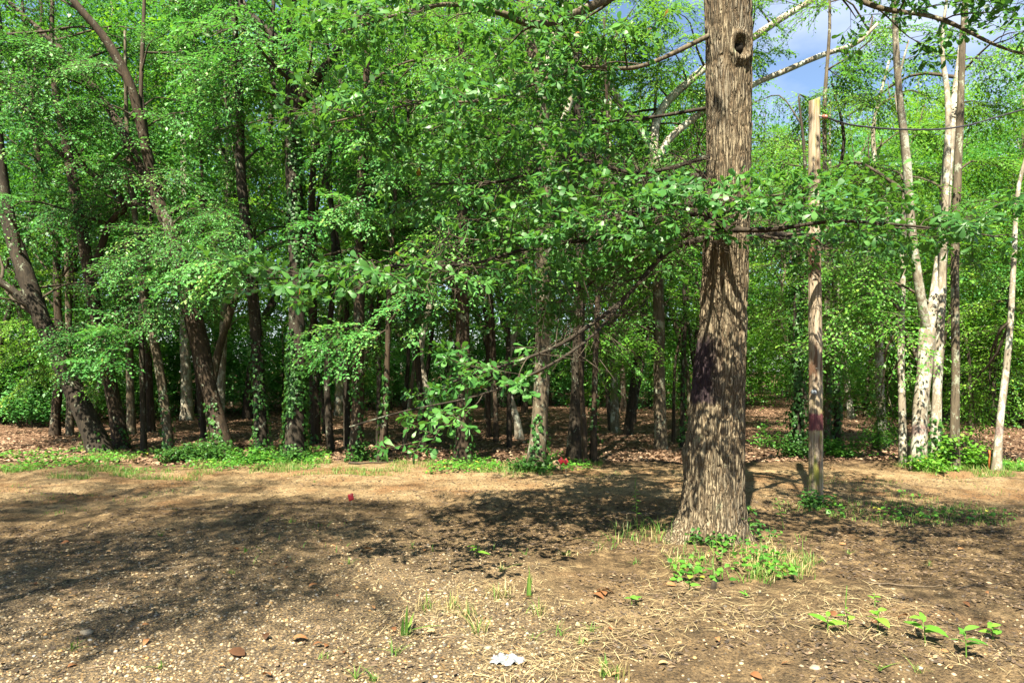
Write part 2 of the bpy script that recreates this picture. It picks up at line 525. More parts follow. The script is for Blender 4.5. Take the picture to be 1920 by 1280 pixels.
# ------------------------------------------------------------------ ground
def nonuniform(lo, hi, fine_lo, fine_hi, step, grow):
    a = list(np.arange(fine_lo, fine_hi + step / 2, step))
    s, q = step, a[-1]
    while q < hi:
        s *= grow; q += s; a.append(q)
    s, q = step, a[0]; b = []
    while q > lo:
        s *= grow; q -= s; b.append(q)
    return np.array(b[::-1] + a)

def zone(x, y):
    """what the soil is made of: sand of the graded road, gravel, leaf litter of the wood"""
    w = 0.5 * fbm(x * 0.5, y * 0.8, seed=31, octv=3)
    w2 = fbm(x * 1.2, y * 1.6, seed=37, octv=4)
    sm = lambda a, b, q: np.clip((q - a) / (b - a), 0, 1) ** 2 * (3 - 2 * np.clip((q - a) / (b - a), 0, 1))
    sand = sm(7.4, 8.7, y + w * 0.9) * (1 - sm(10.6, 11.5, y + w * 0.5))
    sand = np.maximum(sand, 0.65 * sm(0.3, 0.8, w2) * (1 - sm(7, 8, y)))
    gravel = (1 - sm(-1.0, 0.6, x + w * 1.4 + 0.15 * (y - 4))) * (1 - sm(4.2, 7.6, y + w * 1.4))
    gravel = np.maximum(gravel, 0.28 * (1 - sm(4.0, 5.6, y + w)))
    forest = sm(11.2, 12.6, y + w * 0.5)
    return sand, gravel, forest

def build_ground():
    xs = nonuniform(-160, 160, -7.5, 7.5, 0.05, 1.12)
    ys = nonuniform(-60, 260, 2.6, 12.5, 0.045, 1.09)
    X, Y = np.meshgrid(xs, ys)
    Z = gz(X, Y)
    near = np.clip(1 - np.abs(Y - 5) / 9, 0, 1)
    Z = Z + near * (0.010 * fbm(X * 14, Y * 14, seed=44, octv=2))
    nx, ny = len(xs), len(ys)
    V = np.stack([X, Y, Z], -1).reshape(-1, 3)
    i = np.arange(ny - 1)[:, None] * nx; j = np.arange(nx - 1)[None, :]
    q = np.stack([i + j, i + j + 1, i + nx + j + 1, i + nx + j], -1).reshape(-1, 4)
    mb = MB(); mb.add(V, [q], 0.5)
    m, nt, out = new_mat('soil')
    v = coords(nt, kind='Object')
    big = noise(nt, v, 1.1, 5, 0.6)
    mid = noise(nt, v, 6, 6, 0.65)
    fine = noise(nt, v, 55, 5, 0.7)
    grit = nt.nodes.new('ShaderNodeTexVoronoi'); grit.inputs['Scale'].default_value = 70
    nt.links.new(v, grit.inputs['Vector'])
    base = ramp(nt, mid, [(0.32, (0.036, 0.025, 0.013)), (0.5, (0.125, 0.083, 0.043)), (0.68, (0.29, 0.20, 0.103))])
    sandc = ramp(nt, mid, [(0.25, (0.15, 0.098, 0.048)), (0.5, (0.265, 0.185, 0.098)), (0.75, (0.36, 0.27, 0.155))])
    sandc = mixc(nt, ramp(nt, big, [(0.45, (0, 0, 0)), (0.62, (1, 1, 1))]), sandc, (0.20, 0.115, 0.054))
    gravc = ramp(nt, grit.outputs['Color'], [(0.1, (0.09, 0.07, 0.048)), (0.35, (0.245, 0.178, 0.10)), (0.6, (0.335, 0.25, 0.145)), (0.9, (0.27, 0.16, 0.06))])
    gravc = mixc(nt, ramp(nt, grit.outputs['Distance'], [(0.35, (0, 0, 0)), (0.7, (1, 1, 1))]), gravc, (0.10, 0.08, 0.06))
    forc = ramp(nt, mid, [(0.28, (0.07, 0.038, 0.024)), (0.5, (0.22, 0.13, 0.08)), (0.72, (0.38, 0.25, 0.165))])
    forc = mixc(nt, mth(nt, 'MULTIPLY', fine, 0.75), forc, (0.07, 0.035, 0.02))
    c = mixc(nt, attr(nt, 'sand'), base, sandc)
    c = mixc(nt, mth(nt, 'MULTIPLY', attr(nt, 'gravel'), 0.85), c, gravc)
    c = mixc(nt, attr(nt, 'forest'), c, forc)
    speck = ramp(nt, fine, [(0.36, (0.25, 0.23, 0.20)), (0.50, (1, 1, 1)), (0.66, (1.4, 1.36, 1.25))])
    c = mixc(nt, 0.85, c, speck, 'MULTIPLY')
    p = N_(nt, 'ShaderNodeBsdfPrincipled', Roughness=0.92)
    p.inputs['Specular IOR Level'].default_value = 0.15
    nt.links.new(c, p.inputs['Base Color'])
    h = mth(nt, 'ADD', fine, mth(nt, 'MULTIPLY', mid, 1.5))
    b = N_(nt, 'ShaderNodeBump', Strength=1.0, Distance=0.045)
    nt.links.new(h, b.inputs['Height']); nt.links.new(b.outputs[0], p.inputs['Normal'])
    nt.links.new(p.outputs[0], out.inputs['Surface'])
    o = mb.build('ground', m, smooth=True)
    sand, gravel, forest = zone(V[:, 0], V[:, 1])
    for nm, dat in (('sand', sand), ('gravel', gravel), ('forest', forest)):
        a = o.data.attributes.new(nm, 'FLOAT', 'POINT')
        a.data.foreach_set('value', dat.astype(np.float32))
    tag(o, 'bare graded ground of sandy dirt, gravel and leaf litter running into the wood', 'ground', kind='structure')
build_ground()

# ------------------------------------------------------------------ leaf sprays
def spray_template(seed, length=1.0, leafgap=0.040, side_len=0.42, droop=0.18):
    r = np.random.default_rng(seed)
    P, D, N = [], [], []
    tw = []
    def twig(p0, d0, ln, depth):
        n = max(2, int(ln / leafgap))
        p = p0.copy(); d = d0.copy()
        start = p.copy()
        for i in range(n):
            d = norm(d + r.normal(0, 0.05, 3) + np.array([0, 0, -0.02]))
            p = p + d * (ln / n)
            sgn = 1 if i % 2 else -1
            sd = norm(np.cross(np.array([0, 0, 1.0]), d)) * sgn
            ld = norm(d * 0.75 + sd * r.uniform(0.5, 1.1) + np.array([0, 0, r.normal(-0.12, 0.22)]))
            if depth > 0 or i > n * 0.4:
                P.append(p + r.normal(0, 0.008, 3)); D.append(ld)
                N.append(norm(np.array([0, 0, 1.0]) + r.normal(0, 0.42, 3)))
            if depth == 0 and i > 1 and i % 2 == 0:
                t = i / n
                l2 = side_len * (0.45 + 0.75 * math.sin(math.pi * min(1, t * 1.05))) * r.uniform(0.6, 1.2) * length
                sd2 = norm(np.cross(np.array([0, 0, 1.0]), d)) * (1 if (i // 2) % 2 else -1)
                twig(p.copy(), norm(d * 0.8 + sd2 * 0.85 + np.array([0, 0, r.normal(0, 0.15)])), l2, 1)
        tw.append((start, p.copy(), depth))
    twig(np.zeros(3), np.array([1.0, 0, 0]), length, 0)
    P = np.array(P)
    P[:, 2] -= droop * (P[:, 0] / length) ** 2 * length
    A = np.array([t[0] for t in tw]); B = np.array([t[1] for t in tw])
    for Q in (A, B):
        Q[:, 2] -= droop * (Q[:, 0] / length) ** 2 * length
    return P, np.array(D), np.array(N), A, B

SPRAY = [spray_template(100 + k) for k in range(6)]
SPRAY_COARSE = [spray_template(200 + k, leafgap=0.06) for k in range(5)]

def oak_template(seed):
    """branchlet with a few leaves along it and rosettes of wedge-shaped leaves at the tips"""
    r = np.random.default_rng(seed)
    P, D, N, A, B = [], [], [], [], []
    def shoot(p0, d0, ln):
        p1 = p0 + d0 * ln
        A.append(p0); B.append(p1)
        for t in np.arange(0.25, 0.95, 0.13):
            sd = norm(np.cross(np.array([0, 0, 1.0]), d0)) * r.choice([-1, 1])
            P.append(p0 + d0 * ln * t); D.append(norm(d0 * 0.6 + sd + r.normal(0, 0.35, 3)))
            N.append(norm(np.array([0, 0, 1.0]) + r.normal(0, 0.55, 3)))
        k = r.integers(5, 9)
        for a in range(k):
            an = a / k * 2 * math.pi + r.uniform(-0.3, 0.3)
            s1 = norm(np.cross(np.array([0, 0, 1.0]), d0)); s2 = np.cross(d0, s1)
            ld = norm(d0 * r.uniform(0.2, 0.9) + (s1 * math.cos(an) + s2 * math.sin(an) * 0.7) + np.array([0, 0, -0.15]))
            P.append(p1 + r.normal(0, 0.006, 3)); D.append(ld)
            N.append(norm(d0 * 0.5 + np.array([0, 0, 0.8]) + r.normal(0, 0.45, 3)))
    x = np.array([1.0, 0, 0])
    ln = 0.5
    A.append(np.zeros(3)); B.append(x * ln)
    for i, t in enumerate([0.25, 0.45, 0.6, 0.78, 1.0]):
        sgn = 1 if i % 2 else -1
        d = norm(x * 0.8 + np.array([0, sgn * r.uniform(0.4, 1.0), r.normal(0.05, 0.35)])) if t < 1 else norm(x + r.normal(0, 0.12, 3))
        shoot(x * ln * t, d, r.uniform(0.10, 0.24))
    return np.array(P), np.array(D), np.array(N), np.array(A), np.array(B)
OAKSPRAY = [oak_template(300 + k) for k in range(7)]

def frames(heading, up_tilt, roll):
    """rotation matrices taking x to the heading (m,3), with some roll about it"""
    x = norm(heading)
    z0 = np.array([0, 0, 1.0]) + np.zeros_like(x)
    y = norm(np.cross(z0, x)); z = np.cross(x, y)
    c, s = np.cos(roll)[:, None], np.sin(roll)[:, None]
    y2 = y * c + z * s; z2 = np.cross(x, y2)
    return np.stack([x, y2, z2], -1)

class Sprays:
    """placements of leaf sprays, flushed to a leaf mesh and a twig mesh"""
    def __init__(self):
        self.pos, self.head, self.s = [], [], []
    def add(self, p, h, s):
        self.pos.append(p); self.head.append(h); self.s.append(s)
    def flush(self, mbL, mbT, templates, L, W, shape='oval', keep=None, tintc=0.5, tw=0.004, r=rng, twigs=True, turn=0.0):
        pos = np.array(self.pos); head = np.array(self.head); s = np.array(self.s)
        if len(pos) == 0:
            return
        pick = r.integers(0, len(templates), len(pos))
        R = frames(head, 0, r.normal(0, 0.28, len(pos)))
        tb = np.clip(tintc + r.normal(0, 0.17, len(pos)), 0, 1)
        for k, (P, D, N, A, B) in enumerate(templates):
            ix = np.where(pick == k)[0]
            if len(ix) == 0:
                continue
            RR = R[ix]
            PP = np.einsum('mij,nj->mni', RR, P) * s[ix][:, None, None] + pos[ix][:, None, :]
            DD = np.einsum('mij,nj->mni', RR, D); NN = np.einsum('mij,nj->mni', RR, N)
            n = PP.shape[0] * PP.shape[1]
            PP, DD, NN = PP.reshape(-1, 3), DD.reshape(-1, 3), NN.reshape(-1, 3)
            if turn:      # leaves at the edge of a clearing turn their faces to the light
                NN = NN + turn * np.array(sun_dir)
            tt = np.clip(np.repeat(tb[ix], len(P)) + r.normal(0, 0.17, n), 0, 1)
            odd = r.random(n) < 0.0015
            tt = np.where(odd, 1.0, np.minimum(tt, 0.93))
            LL = L * r.uniform(0.5, 1.25, n)
            if keep is not None:
                keep(PP, DD, NN, LL, tt)
            else:
                leaves(mbL, PP, DD, NN, LL, LL * W / L, shape, tint=tt)
            if twigs:
                AA = np.einsum('mij,nj->mni', RR, A) * s[ix][:, None, None] + pos[ix][:, None, :]
                BB = np.einsum('mij,nj->mni', RR, B) * s[ix][:, None, None] + pos[ix][:, None, :]
                prisms(mbT, AA, BB, tw, tw * 0.4)

def grow_branch(mbW, sp, a, b, r0, nsp, seg=5, scale=1.0, r=rng, sag=0.12, spread=1.0, start=0.35):
    a = np.asarray(a, float); b = np.asarray(b, float)
    ln = np.linalg.norm(b - a)
    mid1 = a + (b - a) * 0.35 + np.array([0, 0, sag * ln]) + r.normal(0, 0.05 * ln, 3)
    mid2 = a + (b - a) * 0.7 + np.array([0, 0, sag * ln * 0.8]) + r.normal(0, 0.05 * ln, 3)
    path = smooth_path([a, mid1, mid2, b], 9)
    tube(mbW, path, np.linspace(r0, 0.004, 9), seg, cap=False)
    hd = norm(b - a)
    hd = norm(np.array([hd[0], hd[1], hd[2] * 0.4]) + 1e-6)
    for i in range(nsp):
        t = start + (1 - start) * (i + r.random()) / nsp
        k = min(int(t * 8), 7); u = t * 8 - k
        p = path[k] * (1 - u) + path[k + 1] * u
        ang = (1 if i % 2 else -1) * r.uniform(0.2, 1.25) * spread if t < 0.95 else r.normal(0, 0.2)
        h = np.array([hd[0] * math.cos(ang) - hd[1] * math.sin(ang), hd[0] * math.sin(ang) + hd[1] * math.cos(ang), r.normal(-0.05, 0.28)])
        sp.add(p, h, scale * r.uniform(0.65, 1.1))
    return path

# ------------------------------------------------------------------ trunks
def trunk_tube(mb, path, rad, seg, flare=0.5, rough=0.10, seed=1):
    """a trunk with a flared foot and an uneven surface"""
    path = np.asarray(path, float); rad = np.asarray(rad, float).copy()
    h = path[:, 2] - path[0, 2]
    rad = rad * (1 + flare * np.exp(-h / 0.22))
    tube(mb, path, rad, seg, rough=rough, seed=seed, fs=4.0 / max(rad.mean() * 8, 0.4))

def pix_path(pts, d, top_z=None, lean=0.0, n=26):
    """pts = (px, py, width px); to world path + radii; the trunk goes on upward to top_z past what is in view"""
    P = [at(px, py, d) for px, py, w in pts]
    R = [w / 2 / F * d * (1.0 if pts[0][0] > 1690 else 0.80 if w > 35 else 0.9) for px, py, w in pts]
    P[0][2] = float(gz(P[0][0], P[0][1])) - 0.08
    if top_z is not None and P[-1][2] < top_z:
        dv = norm((P[-1] - P[-2])[None])[0]
        dv = norm((dv + np.array([0, 0, 0.8]))[None])[0]
        q = P[-1] + dv * (top_z - P[-1][2]) / max(dv[2], 0.3) * np.array([1, 1, 1])
        q2 = (P[-1] + q) / 2 + rng.normal(0, 0.15, 3) * np.array([1, 1, 0])
        P += [q2, q]; R += [R[-1] * 0.72, R[-1] * 0.35]
    Q = smooth_path(np.column_stack([np.array(P), np.array(R)]), n)
    return Q[:, :3], np.maximum(Q[:, 3], 0.008)

def ivy_on(mb, path, rad, zlo, zhi, n, L=0.062, out=0.06, r=rng):
    """ivy leaves lying on a trunk"""
    cum = path[:, 2]
    z = zlo + (zhi - zlo) * r.random(n) ** 1.12
    a = r.uniform(0, 2 * np.pi, n)
    dens = fbm(np.cos(a) * 1.2 + float(path[0, 0]), np.sin(a) * 1.2, z * 1.6, seed=12, octv=3)
    k_ = dens > -0.30 + 0.25 * (z - zlo) / (zhi - zlo); z = z[k_]; a = a[k_]; n = len(z)
    i = np.clip(np.searchsorted(cum, z) - 1, 0, len(path) - 2)
    u = np.clip((z - cum[i]) / np.maximum(cum[i + 1] - cum[i], 1e-6), 0, 1)[:, None]
    c = path[i] * (1 - u) + path[i + 1] * u
    rr = rad[i] * (1 - u[:, 0]) + rad[i + 1] * u[:, 0]
    nrm = np.stack([np.cos(a), np.sin(a), np.zeros(n)], -1)
    foot = 1 + 1.6 * np.exp(-(z - zlo) / 0.25)
    P = c + nrm * (rr * 1.03 + out * r.random(n) ** 1.5 * foot)[:, None]
    D = norm(np.stack([-np.sin(a), np.cos(a), np.zeros(n)], -1) * r.normal(0, 0.7, n)[:, None] + np.array([0, 0, -0.8]) + nrm * 0.35)
    N = norm(nrm + np.array([0, 0, 0.45]) + r.normal(0, 0.35, (n, 3)))
    LL = L * r.uniform(0.6, 1.25, n)
    leaves(mb, P, D, N, LL, LL * 0.85, 'broad', tint=np.clip(r.normal(0.45, 0.2, n), 0, 1))

# every tree at the edge of the wood that the photograph lets one pick out:
# name, label, bark, trunk points (px, py, width), height, extras
EDGE = [
    dict(name='leaning_tree', label='thick dark tree leaning to the open side with one bare pale flank', bark='bark_dark',
         pts=[(192, 850, 52), (170, 800, 46), (140, 735, 42), (105, 655, 38), (74, 590, 36), (47, 510, 33), (20, 430, 29), (2, 330, 25), (-12, 180, 22)], top=9.5,
         limbs=[[(75, 592, 22), (35, 555, 18), (-30, 505, 12)]], ivy=(0.0, 0.5, 120)),
    dict(name='slender_tree', label='dark slender tree just behind the leaning trunk, bowed the same way', bark='bark_brown',
         pts=[(229, 842, 32), (215, 760, 28), (190, 645, 26), (170, 530, 24), (152, 420, 22), (130, 300, 18)], top=9.0,
         limbs=[[(170, 530, 16), (205, 420, 14), (235, 388, 12), (200, 345, 12), (150, 311, 12), (110, 285, 11), (60, 220, 9), (20, 160, 7)]], ivy=(0.0, 0.6, 140)),
    dict(name='slender_tree', label='very thin straight dark tree between the bowed trunk and an ivy-spotted one', bark='bark_dark',
         pts=[(270, 848, 13), (267, 700, 11), (266, 560, 10)], top=7.0),
    dict(name='slender_tree', label='thin crooked tree with a few ivy leaves low on its trunk', bark='bark_grey',
         pts=[(319, 848, 22), (309, 762, 19), (294, 665, 17), (274, 580, 15), (262, 480, 13)], top=8.0, ivy=(0.0, 1.2, 260)),
    dict(name='forked_tree', label='big dark leaning tree forking into two scaly lichened limbs', bark='bark_brown',
         pts=[(424, 852, 46), (410, 800, 40), (395, 743, 36), (375, 645, 35), (352, 548, 33), (330, 460, 30), (292, 370, 27)], top=None,
         limbs=[[(292, 372, 26), (273, 273, 25), (250, 176, 23), (219, 109, 22), (187, 59, 20), (148, 15, 18), (90, -60, 14), (20, -150, 8)],
                [(288, 366, 24), (258, 305, 22), (219, 227, 20), (176, 164, 19), (137, 117, 17), (78, 59, 14), (10, 0, 9)],
                [(262, 225, 11), (266, 120, 10), (270, 20, 9), (272, -60, 6)]], ivy=(0.0, 1.0, 600)),
    dict(name='ivy_covered_tree', label='narrow tree trunk overgrown with ivy beside a leafy bush', bark='bark_dark',
         pts=[(492, 852, 30), (487, 760, 26), (480, 625, 24), (468, 480, 22), (452, 330, 20)], top=9.0, ivy=(0.0, 2.2, 900)),
    dict(name='ivy_covered_tree', label='tall upright black trunk wrapped in ivy, forking high into spread limbs', bark='bark_dark',
         pts=[(552, 862, 52), (555, 780, 44), (557, 640, 40), (556, 500, 36), (552, 350, 34), (550, 210, 34), (547, 130, 24), (547, 30, 20), (552, -80, 14)], top=11.0,
         limbs=[[(552, 205, 24), (575, 178, 22), (597, 145, 20), (625, 105, 19), (665, 40, 16), (700, -40, 10)],
                [(550, 110, 20), (535, 86, 18), (500, 55, 17), (469, 27, 15), (435, -10, 13), (390, -70, 8)],
                [(546, 205, 14), (525, 190, 13), (511, 150, 12), (509, 70, 10), (515, -20, 7)]], ivy=(0.0, 5.9, 6500)),
    dict(name='slender_tree', label='straight reddish trunk close behind the tall ivy-wrapped one', bark='bark_brown',
         pts=[(591, 832, 24), (588, 700, 20), (586, 570, 18), (584, 400, 15)], top=8.5, ivy=(0.0, 1.4, 260)),
    dict(name='slender_tree', label='thin black trunk with a slight wave and bare curling twigs', bark='bark_dark',
         pts=[(621, 846, 17), (613, 725, 13), (619, 606, 12), (626, 490, 11), (620, 380, 9)], top=7.5),
    dict(name='slender_tree', label='dark upright stem in front of a pale mossy trunk', bark='bark_dark',
         pts=[(651, 838, 15), (649, 700, 13), (648, 560, 12)], top=8.0),
    dict(name='rough_barked_tree', label='brown rough-barked trunk with vines around its foot', bark='bark_brown',
         pts=[(668, 866, 30), (671, 743, 25), (674, 560, 22), (676, 400, 19), (680, 250, 15)], top=9.5, ivy=(0.0, 1.7, 380)),
    dict(name='thin_sapling', label='pencil-thin dark sapling behind a reddish rooted stem', bark='bark_dark',
         pts=[(709, 838, 10), (711, 665, 9), (712, 520, 7)], top=6.0),
    dict(name='slender_tree', label='short reddish stem with spreading roots and ivy tufts', bark='bark_brown',
         pts=[(712, 872, 20), (718, 820, 14), (724, 740, 12), (727, 640, 11), (730, 520, 9)], top=6.5, ivy=(0.1, 1.5, 330)),
    dict(name='thin_sapling', label='thin tilted sapling between two darker trunks', bark='bark_grey',
         pts=[(756, 842, 9), (769, 747, 8), (784, 620, 7), (796, 520, 6)], top=5.5),
    dict(name='slender_tree', label='slim black tree curving up beyond the thin tilted sapling', bark='bark_dark',
         pts=[(794, 850, 17), (787, 723, 13), (777, 587, 12), (770, 450, 10)], top=8.0),
    dict(name='straight_tree', label='tall straight dark trunk with sun-spotted reddish bark above', bark='bark_brown',
         pts=[(868, 866, 46), (869, 800, 36), (869, 684, 30), (867, 490, 26), (866, 300, 20), (866, 100, 16)], top=11.0, ivy=(0.0, 0.9, 260)),
    dict(name='slender_tree', label='thin dark trunk standing deep in the litter beside the pale-footed tree', bark='bark_dark',
         pts=[(955, 842, 12), (954, 720, 10), (953, 606, 9), (955, 480, 8)], top=7.5),
    dict(name='pale_footed_tree', label='pale tan trunk with ivy at its foot next to a wooden block', bark='bark_grey',
         pts=[(1004, 880, 52), (1009, 820, 40), (1013, 762, 36), (1018, 640, 33), (1021, 500, 31), (1022, 350, 29), (1018, 240, 28), (1014, 156, 26), (990, 70, 22), (970, -30, 18)], top=10.5,
         limbs=[[(1024, 330, 18), (1040, 275, 17), (1061, 215, 15), (1085, 140, 11)],
                [(1016, 170, 20), (1035, 80, 19), (1052, 30, 18), (1068, -40, 14)]], ivy=(0.0, 0.9, 520)),
    dict(name='slender_tree', label='near-black trunk behind the two small red flags', bark='bark_dark',
         pts=[(1074, 868, 34), (1080, 770, 27), (1084, 680, 25), (1087, 560, 22), (1090, 400, 18)], top=9.0),
    dict(name='thin_sapling', label='short brown stem leaning beside the near-black trunk', bark='bark_brown',
         pts=[(1097, 874, 13), (1094, 790, 11), (1089, 700, 9), (1086, 600, 7)], top=4.8),
    dict(name='slender_tree', label='brown thin trunk with a vine, next to the short leaning stem', bark='bark_brown',
         pts=[(1112, 868, 16), (1114, 760, 13), (1118, 640, 12), (1123, 500, 10)], top=7.5, ivy=(0.3, 1.6, 200)),
    dict(name='mossy_tree', label='greenish moss-footed trunk further in, beside a slanted one', bark='bark_mossy',
         pts=[(1154, 815, 19), (1152, 740, 16), (1150, 640, 15), (1148, 500, 12)], top=9.0),
    dict(name='slanted_tree', label='dark trunk slanting away from the moss-footed one', bark='bark_dark',
         pts=[(1176, 818, 21), (1184, 760, 18), (1193, 690, 17), (1205, 600, 15), (1216, 480, 12)], top=9.0),
    dict(name='forked_tree', label='dark straight trunk parting high up into long pale limbs behind the oak', bark='bark_grey',
         pts=[(1239, 842, 28), (1237, 740, 24), (1235, 600, 23), (1232, 450, 22), (1227, 300, 22)], top=None,
         limbs=[[(1227, 310, 18), (1210, 262, 17), (1174, 207, 16), (1140, 160, 15), (1104, 122, 13), (1040, 126, 9), (960, 150, 6)],
                [(1226, 300, 20), (1228, 235, 20), (1250, 192, 20), (1290, 155, 19), (1330, 122, 18), (1410, 72, 17), (1470, 32, 16), (1520, 2, 14), (1590, -50, 9)],
                [(1228, 330, 16), (1245, 275, 16), (1275, 242, 16), (1325, 206, 15), (1410, 160, 14), (1475, 132, 13), (1540, 104, 12), (1605, 82, 10), (1645, 45, 7)]]),
    dict(name='thin_sapling', label='thin ivy-strung stem at the shaded side of the oak', bark='bark_dark',
         pts=[(1279, 838, 11), (1281, 700, 9), (1284, 560, 8)], top=5.5, ivy=(0.0, 3.0, 500)),
    dict(name='ivy_covered_tree', label='slim stem turned into a green column of ivy beside the wooden pole', bark='bark_dark',
         pts=[(1497, 856, 16), (1495, 740, 14), (1493, 600, 12), (1495, 470, 10)], top=6.5, ivy=(0.0, 4.3, 2600), ivyout=0.16),
    dict(name='slender_tree', label='grey straight trunk right behind the wooden pole', bark='bark_grey',
         pts=[(1551, 850, 15), (1552, 700, 13), (1551, 540, 12), (1549, 380, 10), (1546, 200, 8)], top=10.0, ivy=(0.0, 1.9, 420)),
    dict(name='slender_tree', label='dark ivy-footed trunk next to the pole, bushes at its foot', bark='bark_dark',
         pts=[(1569, 848, 15), (1568, 700, 13), (1564, 520, 11), (1562, 380, 9)], top=7.0, ivy=(0.0, 1.6, 520)),
    dict(name='mossy_tree', label='mossy lichen-covered trunk in the middle distance with a shrub at its foot', bark='bark_pale',
         pts=[(1655, 834, 20), (1650, 740, 17), (1648, 636, 16), (1654, 529, 15), (1660, 400, 12)], top=8.0),
    dict(name='slender_tree', label='thin whitish trunk just outside the forked pale tree', bark='bark_pale',
         pts=[(1694, 872, 16), (1692, 790, 13), (1689, 658, 12), (1692, 529, 11), (1695, 400, 10), (1700, 260, 8)], top=7.0),
    dict(name='forked_tree', label='pale lichened tree forking into two tall limbs, purple paint band low down', bark='bark_pale_purple',
         pts=[(1722, 880, 30), (1723, 830, 27), (1725, 770, 26), (1734, 690, 26), (1739, 615, 27)], top=None,
         limbs=[[(1739, 625, 20), (1730, 580, 17), (1719, 507, 15), (1707, 404, 14), (1701, 320, 14), (1694, 246, 13), (1688, 193, 12), (1681, 110, 11), (1677, 18, 9), (1670, -90, 5)],
                [(1739, 625, 22), (1752, 560, 20), (1764, 470, 20), (1770, 404, 20), (1779, 281, 19), (1788, 210, 18), (1797, 141, 16), (1807, 53, 14), (1811, -20, 12), (1818, -130, 7)]], ivy=(0.0, 0.5, 120)),
    dict(name='straight_tree', label='straight pale trunk rising close behind the fork of the lichened tree', bark='bark_pale',
         pts=[(1752, 876, 20), (1756, 760, 17), (1760, 660, 16), (1767, 530, 15), (1772, 400, 13), (1778, 200, 10)], top=8.0, ivy=(0.0, 0.8, 200)),
    dict(name='straight_tree', label='grey straight trunk beside the forked pale tree, bare for most of its height', bark='bark_grey',
         pts=[(1789, 882, 20), (1790, 800, 15), (1792, 700, 14), (1790, 529, 14), (1793, 400, 14), (1799, 246, 13), (1806, 60, 10)], top=9.0),
    dict(name='thin_sapling', label='thin crooked pale tree with a purple mark near an orange stake', bark='bark_pale_purple',
         pts=[(1868, 886, 17), (1873, 810, 13), (1878, 765, 12), (1889, 670, 11), (1896, 580, 10), (1901, 486, 9), (1910, 350, 7)], top=6.5),
    dict(name='slender_tree', label='pale trunk deep in the wood beside the leaning tree', bark='bark_grey',
         pts=[(131, 815, 16), (131, 700, 13), (128, 560, 12), (126, 430, 10)], top=9.0),
    dict(name='straight_tree', label='smooth light brown trunk standing in sunlit litter', bark='bark_grey',
         pts=[(247, 812, 18), (244, 720, 15), (242, 625, 14), (240, 480, 12)], top=10.0),
    dict(name='slender_tree', label='brown trunk behind the crooked ivy-spotted tree', bark='bark_brown',
         pts=[(283, 808, 18), (280, 720, 14), (276, 600, 12)], top=9.0),
    dict(name='stout_tree', label='stout pale trunk far back, flared at the foot', bark='bark_pale',
         pts=[(350, 788, 26), (350, 740, 21), (348, 690, 20), (345, 560, 17)], top=12.0),
    dict(name='lichened_tree', label='pale green lichened trunk behind the big forked leaning tree', bark='bark_pale',
         pts=[(412, 800, 20), (415, 700, 17), (420, 600, 15), (424, 500, 14), (428, 300, 12), (432, 150, 10)], top=13.0),
    dict(name='lichened_tree', label='thick pale mossy trunk deep in the wood behind thin black stems', bark='bark_mossy',
         pts=[(637, 780, 22), (637, 720, 18), (638, 640, 17), (640, 500, 14)], top=13.0),
    dict(name='slanted_tree', label='pale slanting trunk in the sunny background beyond the pole', bark='bark_pale',
         pts=[(1597, 786, 15), (1588, 720, 12), (1577, 640, 11), (1570, 540, 9)], top=10.0),
    dict(name='thin_sapling', label='thin reddish stem in the background beside the slanting pale trunk', bark='bark_brown',
         pts=[(1622, 784, 10), (1628, 710, 8), (1636, 620, 7)], top=9.0),
]

edge_objs = []
anchors = []      # (tree index, point, radius) where a branch may start
for k, T in enumerate(EDGE):
    d = gd(T['pts'][0][1])
    base = at(T['pts'][0][0], T['pts'][0][1], d)
    base[2] = float(gz(base[0], base[1]))
    root = empty(T['name'], base, T['label'], 'tree')
    path, rad = pix_path(T['pts'], d, T.get('top'))
    mb = MB()
    wide = T['pts'][0][2]
    trunk_tube(mb, path, rad, 24 if wide > 25 else 14, flare=0.18 if wide > 25 else 0.12, rough=0.10, seed=k)
    mb.build('trunk', M[T['bark']], root, smooth=True)
    lo = 2.2 if wide > 12 else 1.8
    for i in range(len(path)):
        if path[i, 2] > lo:
            anchors.append((k, path[i], rad[i]))
    for li, lp in enumerate(T.get('limbs', [])):
        P = np.array([at(px, py, d + (0.0 if j == 0 else (-0.12, 0.25, 0.1)[li % 3] * j)) for j, (px, py, w) in enumerate(lp)])
        # keep the picture position of each point although the limb comes nearer or goes farther
        R = np.array([w / 2 / F * d * (0.72 if k == 4 else 0.98 if lp[0][0] > 1690 else 0.85) for px, py, w in lp])
        Q = smooth_path(np.column_stack([P, R]), 24)
        m2 = MB(); tube(m2, Q[:, :3], np.maximum(Q[:, 3], 0.006), 12, rough=0.12, seed=k * 7 + li)
        m2.build('limb', M['bark_pale' if T['bark'] in ('bark_pale_purple', 'bark_grey') else T['bark']], root, smooth=True)
        for i in range(4, 24):
            anchors.append((k, Q[i, :3], Q[i, 3]))
    if 'ivy' in T:
        z0, z1, n = T['ivy']
        m3 = MB(); ivy_on(m3, path, rad, base[2] + z0, base[2] + z1, n, out=T.get('ivyout', 0.05))
        m3.build('ivy', M['leaf_ivy'], root, kind='stuff')
    edge_objs.append(root)
    T['d'] = d; T['path'] = path; T['rad'] = rad

# branches and sprays of the edge trees
AK = np.array([a[0] for a in anchors]); AP = np.array([a[1] for a in anchors]); AR = np.array([a[2] for a in anchors])
wood = [MB() for _ in EDGE]; spr = [Sprays() for _ in EDGE]

def proj(p):
    return 960 + p[0] / p[1] * F, HY - (p[2] - CH) / p[1] * F

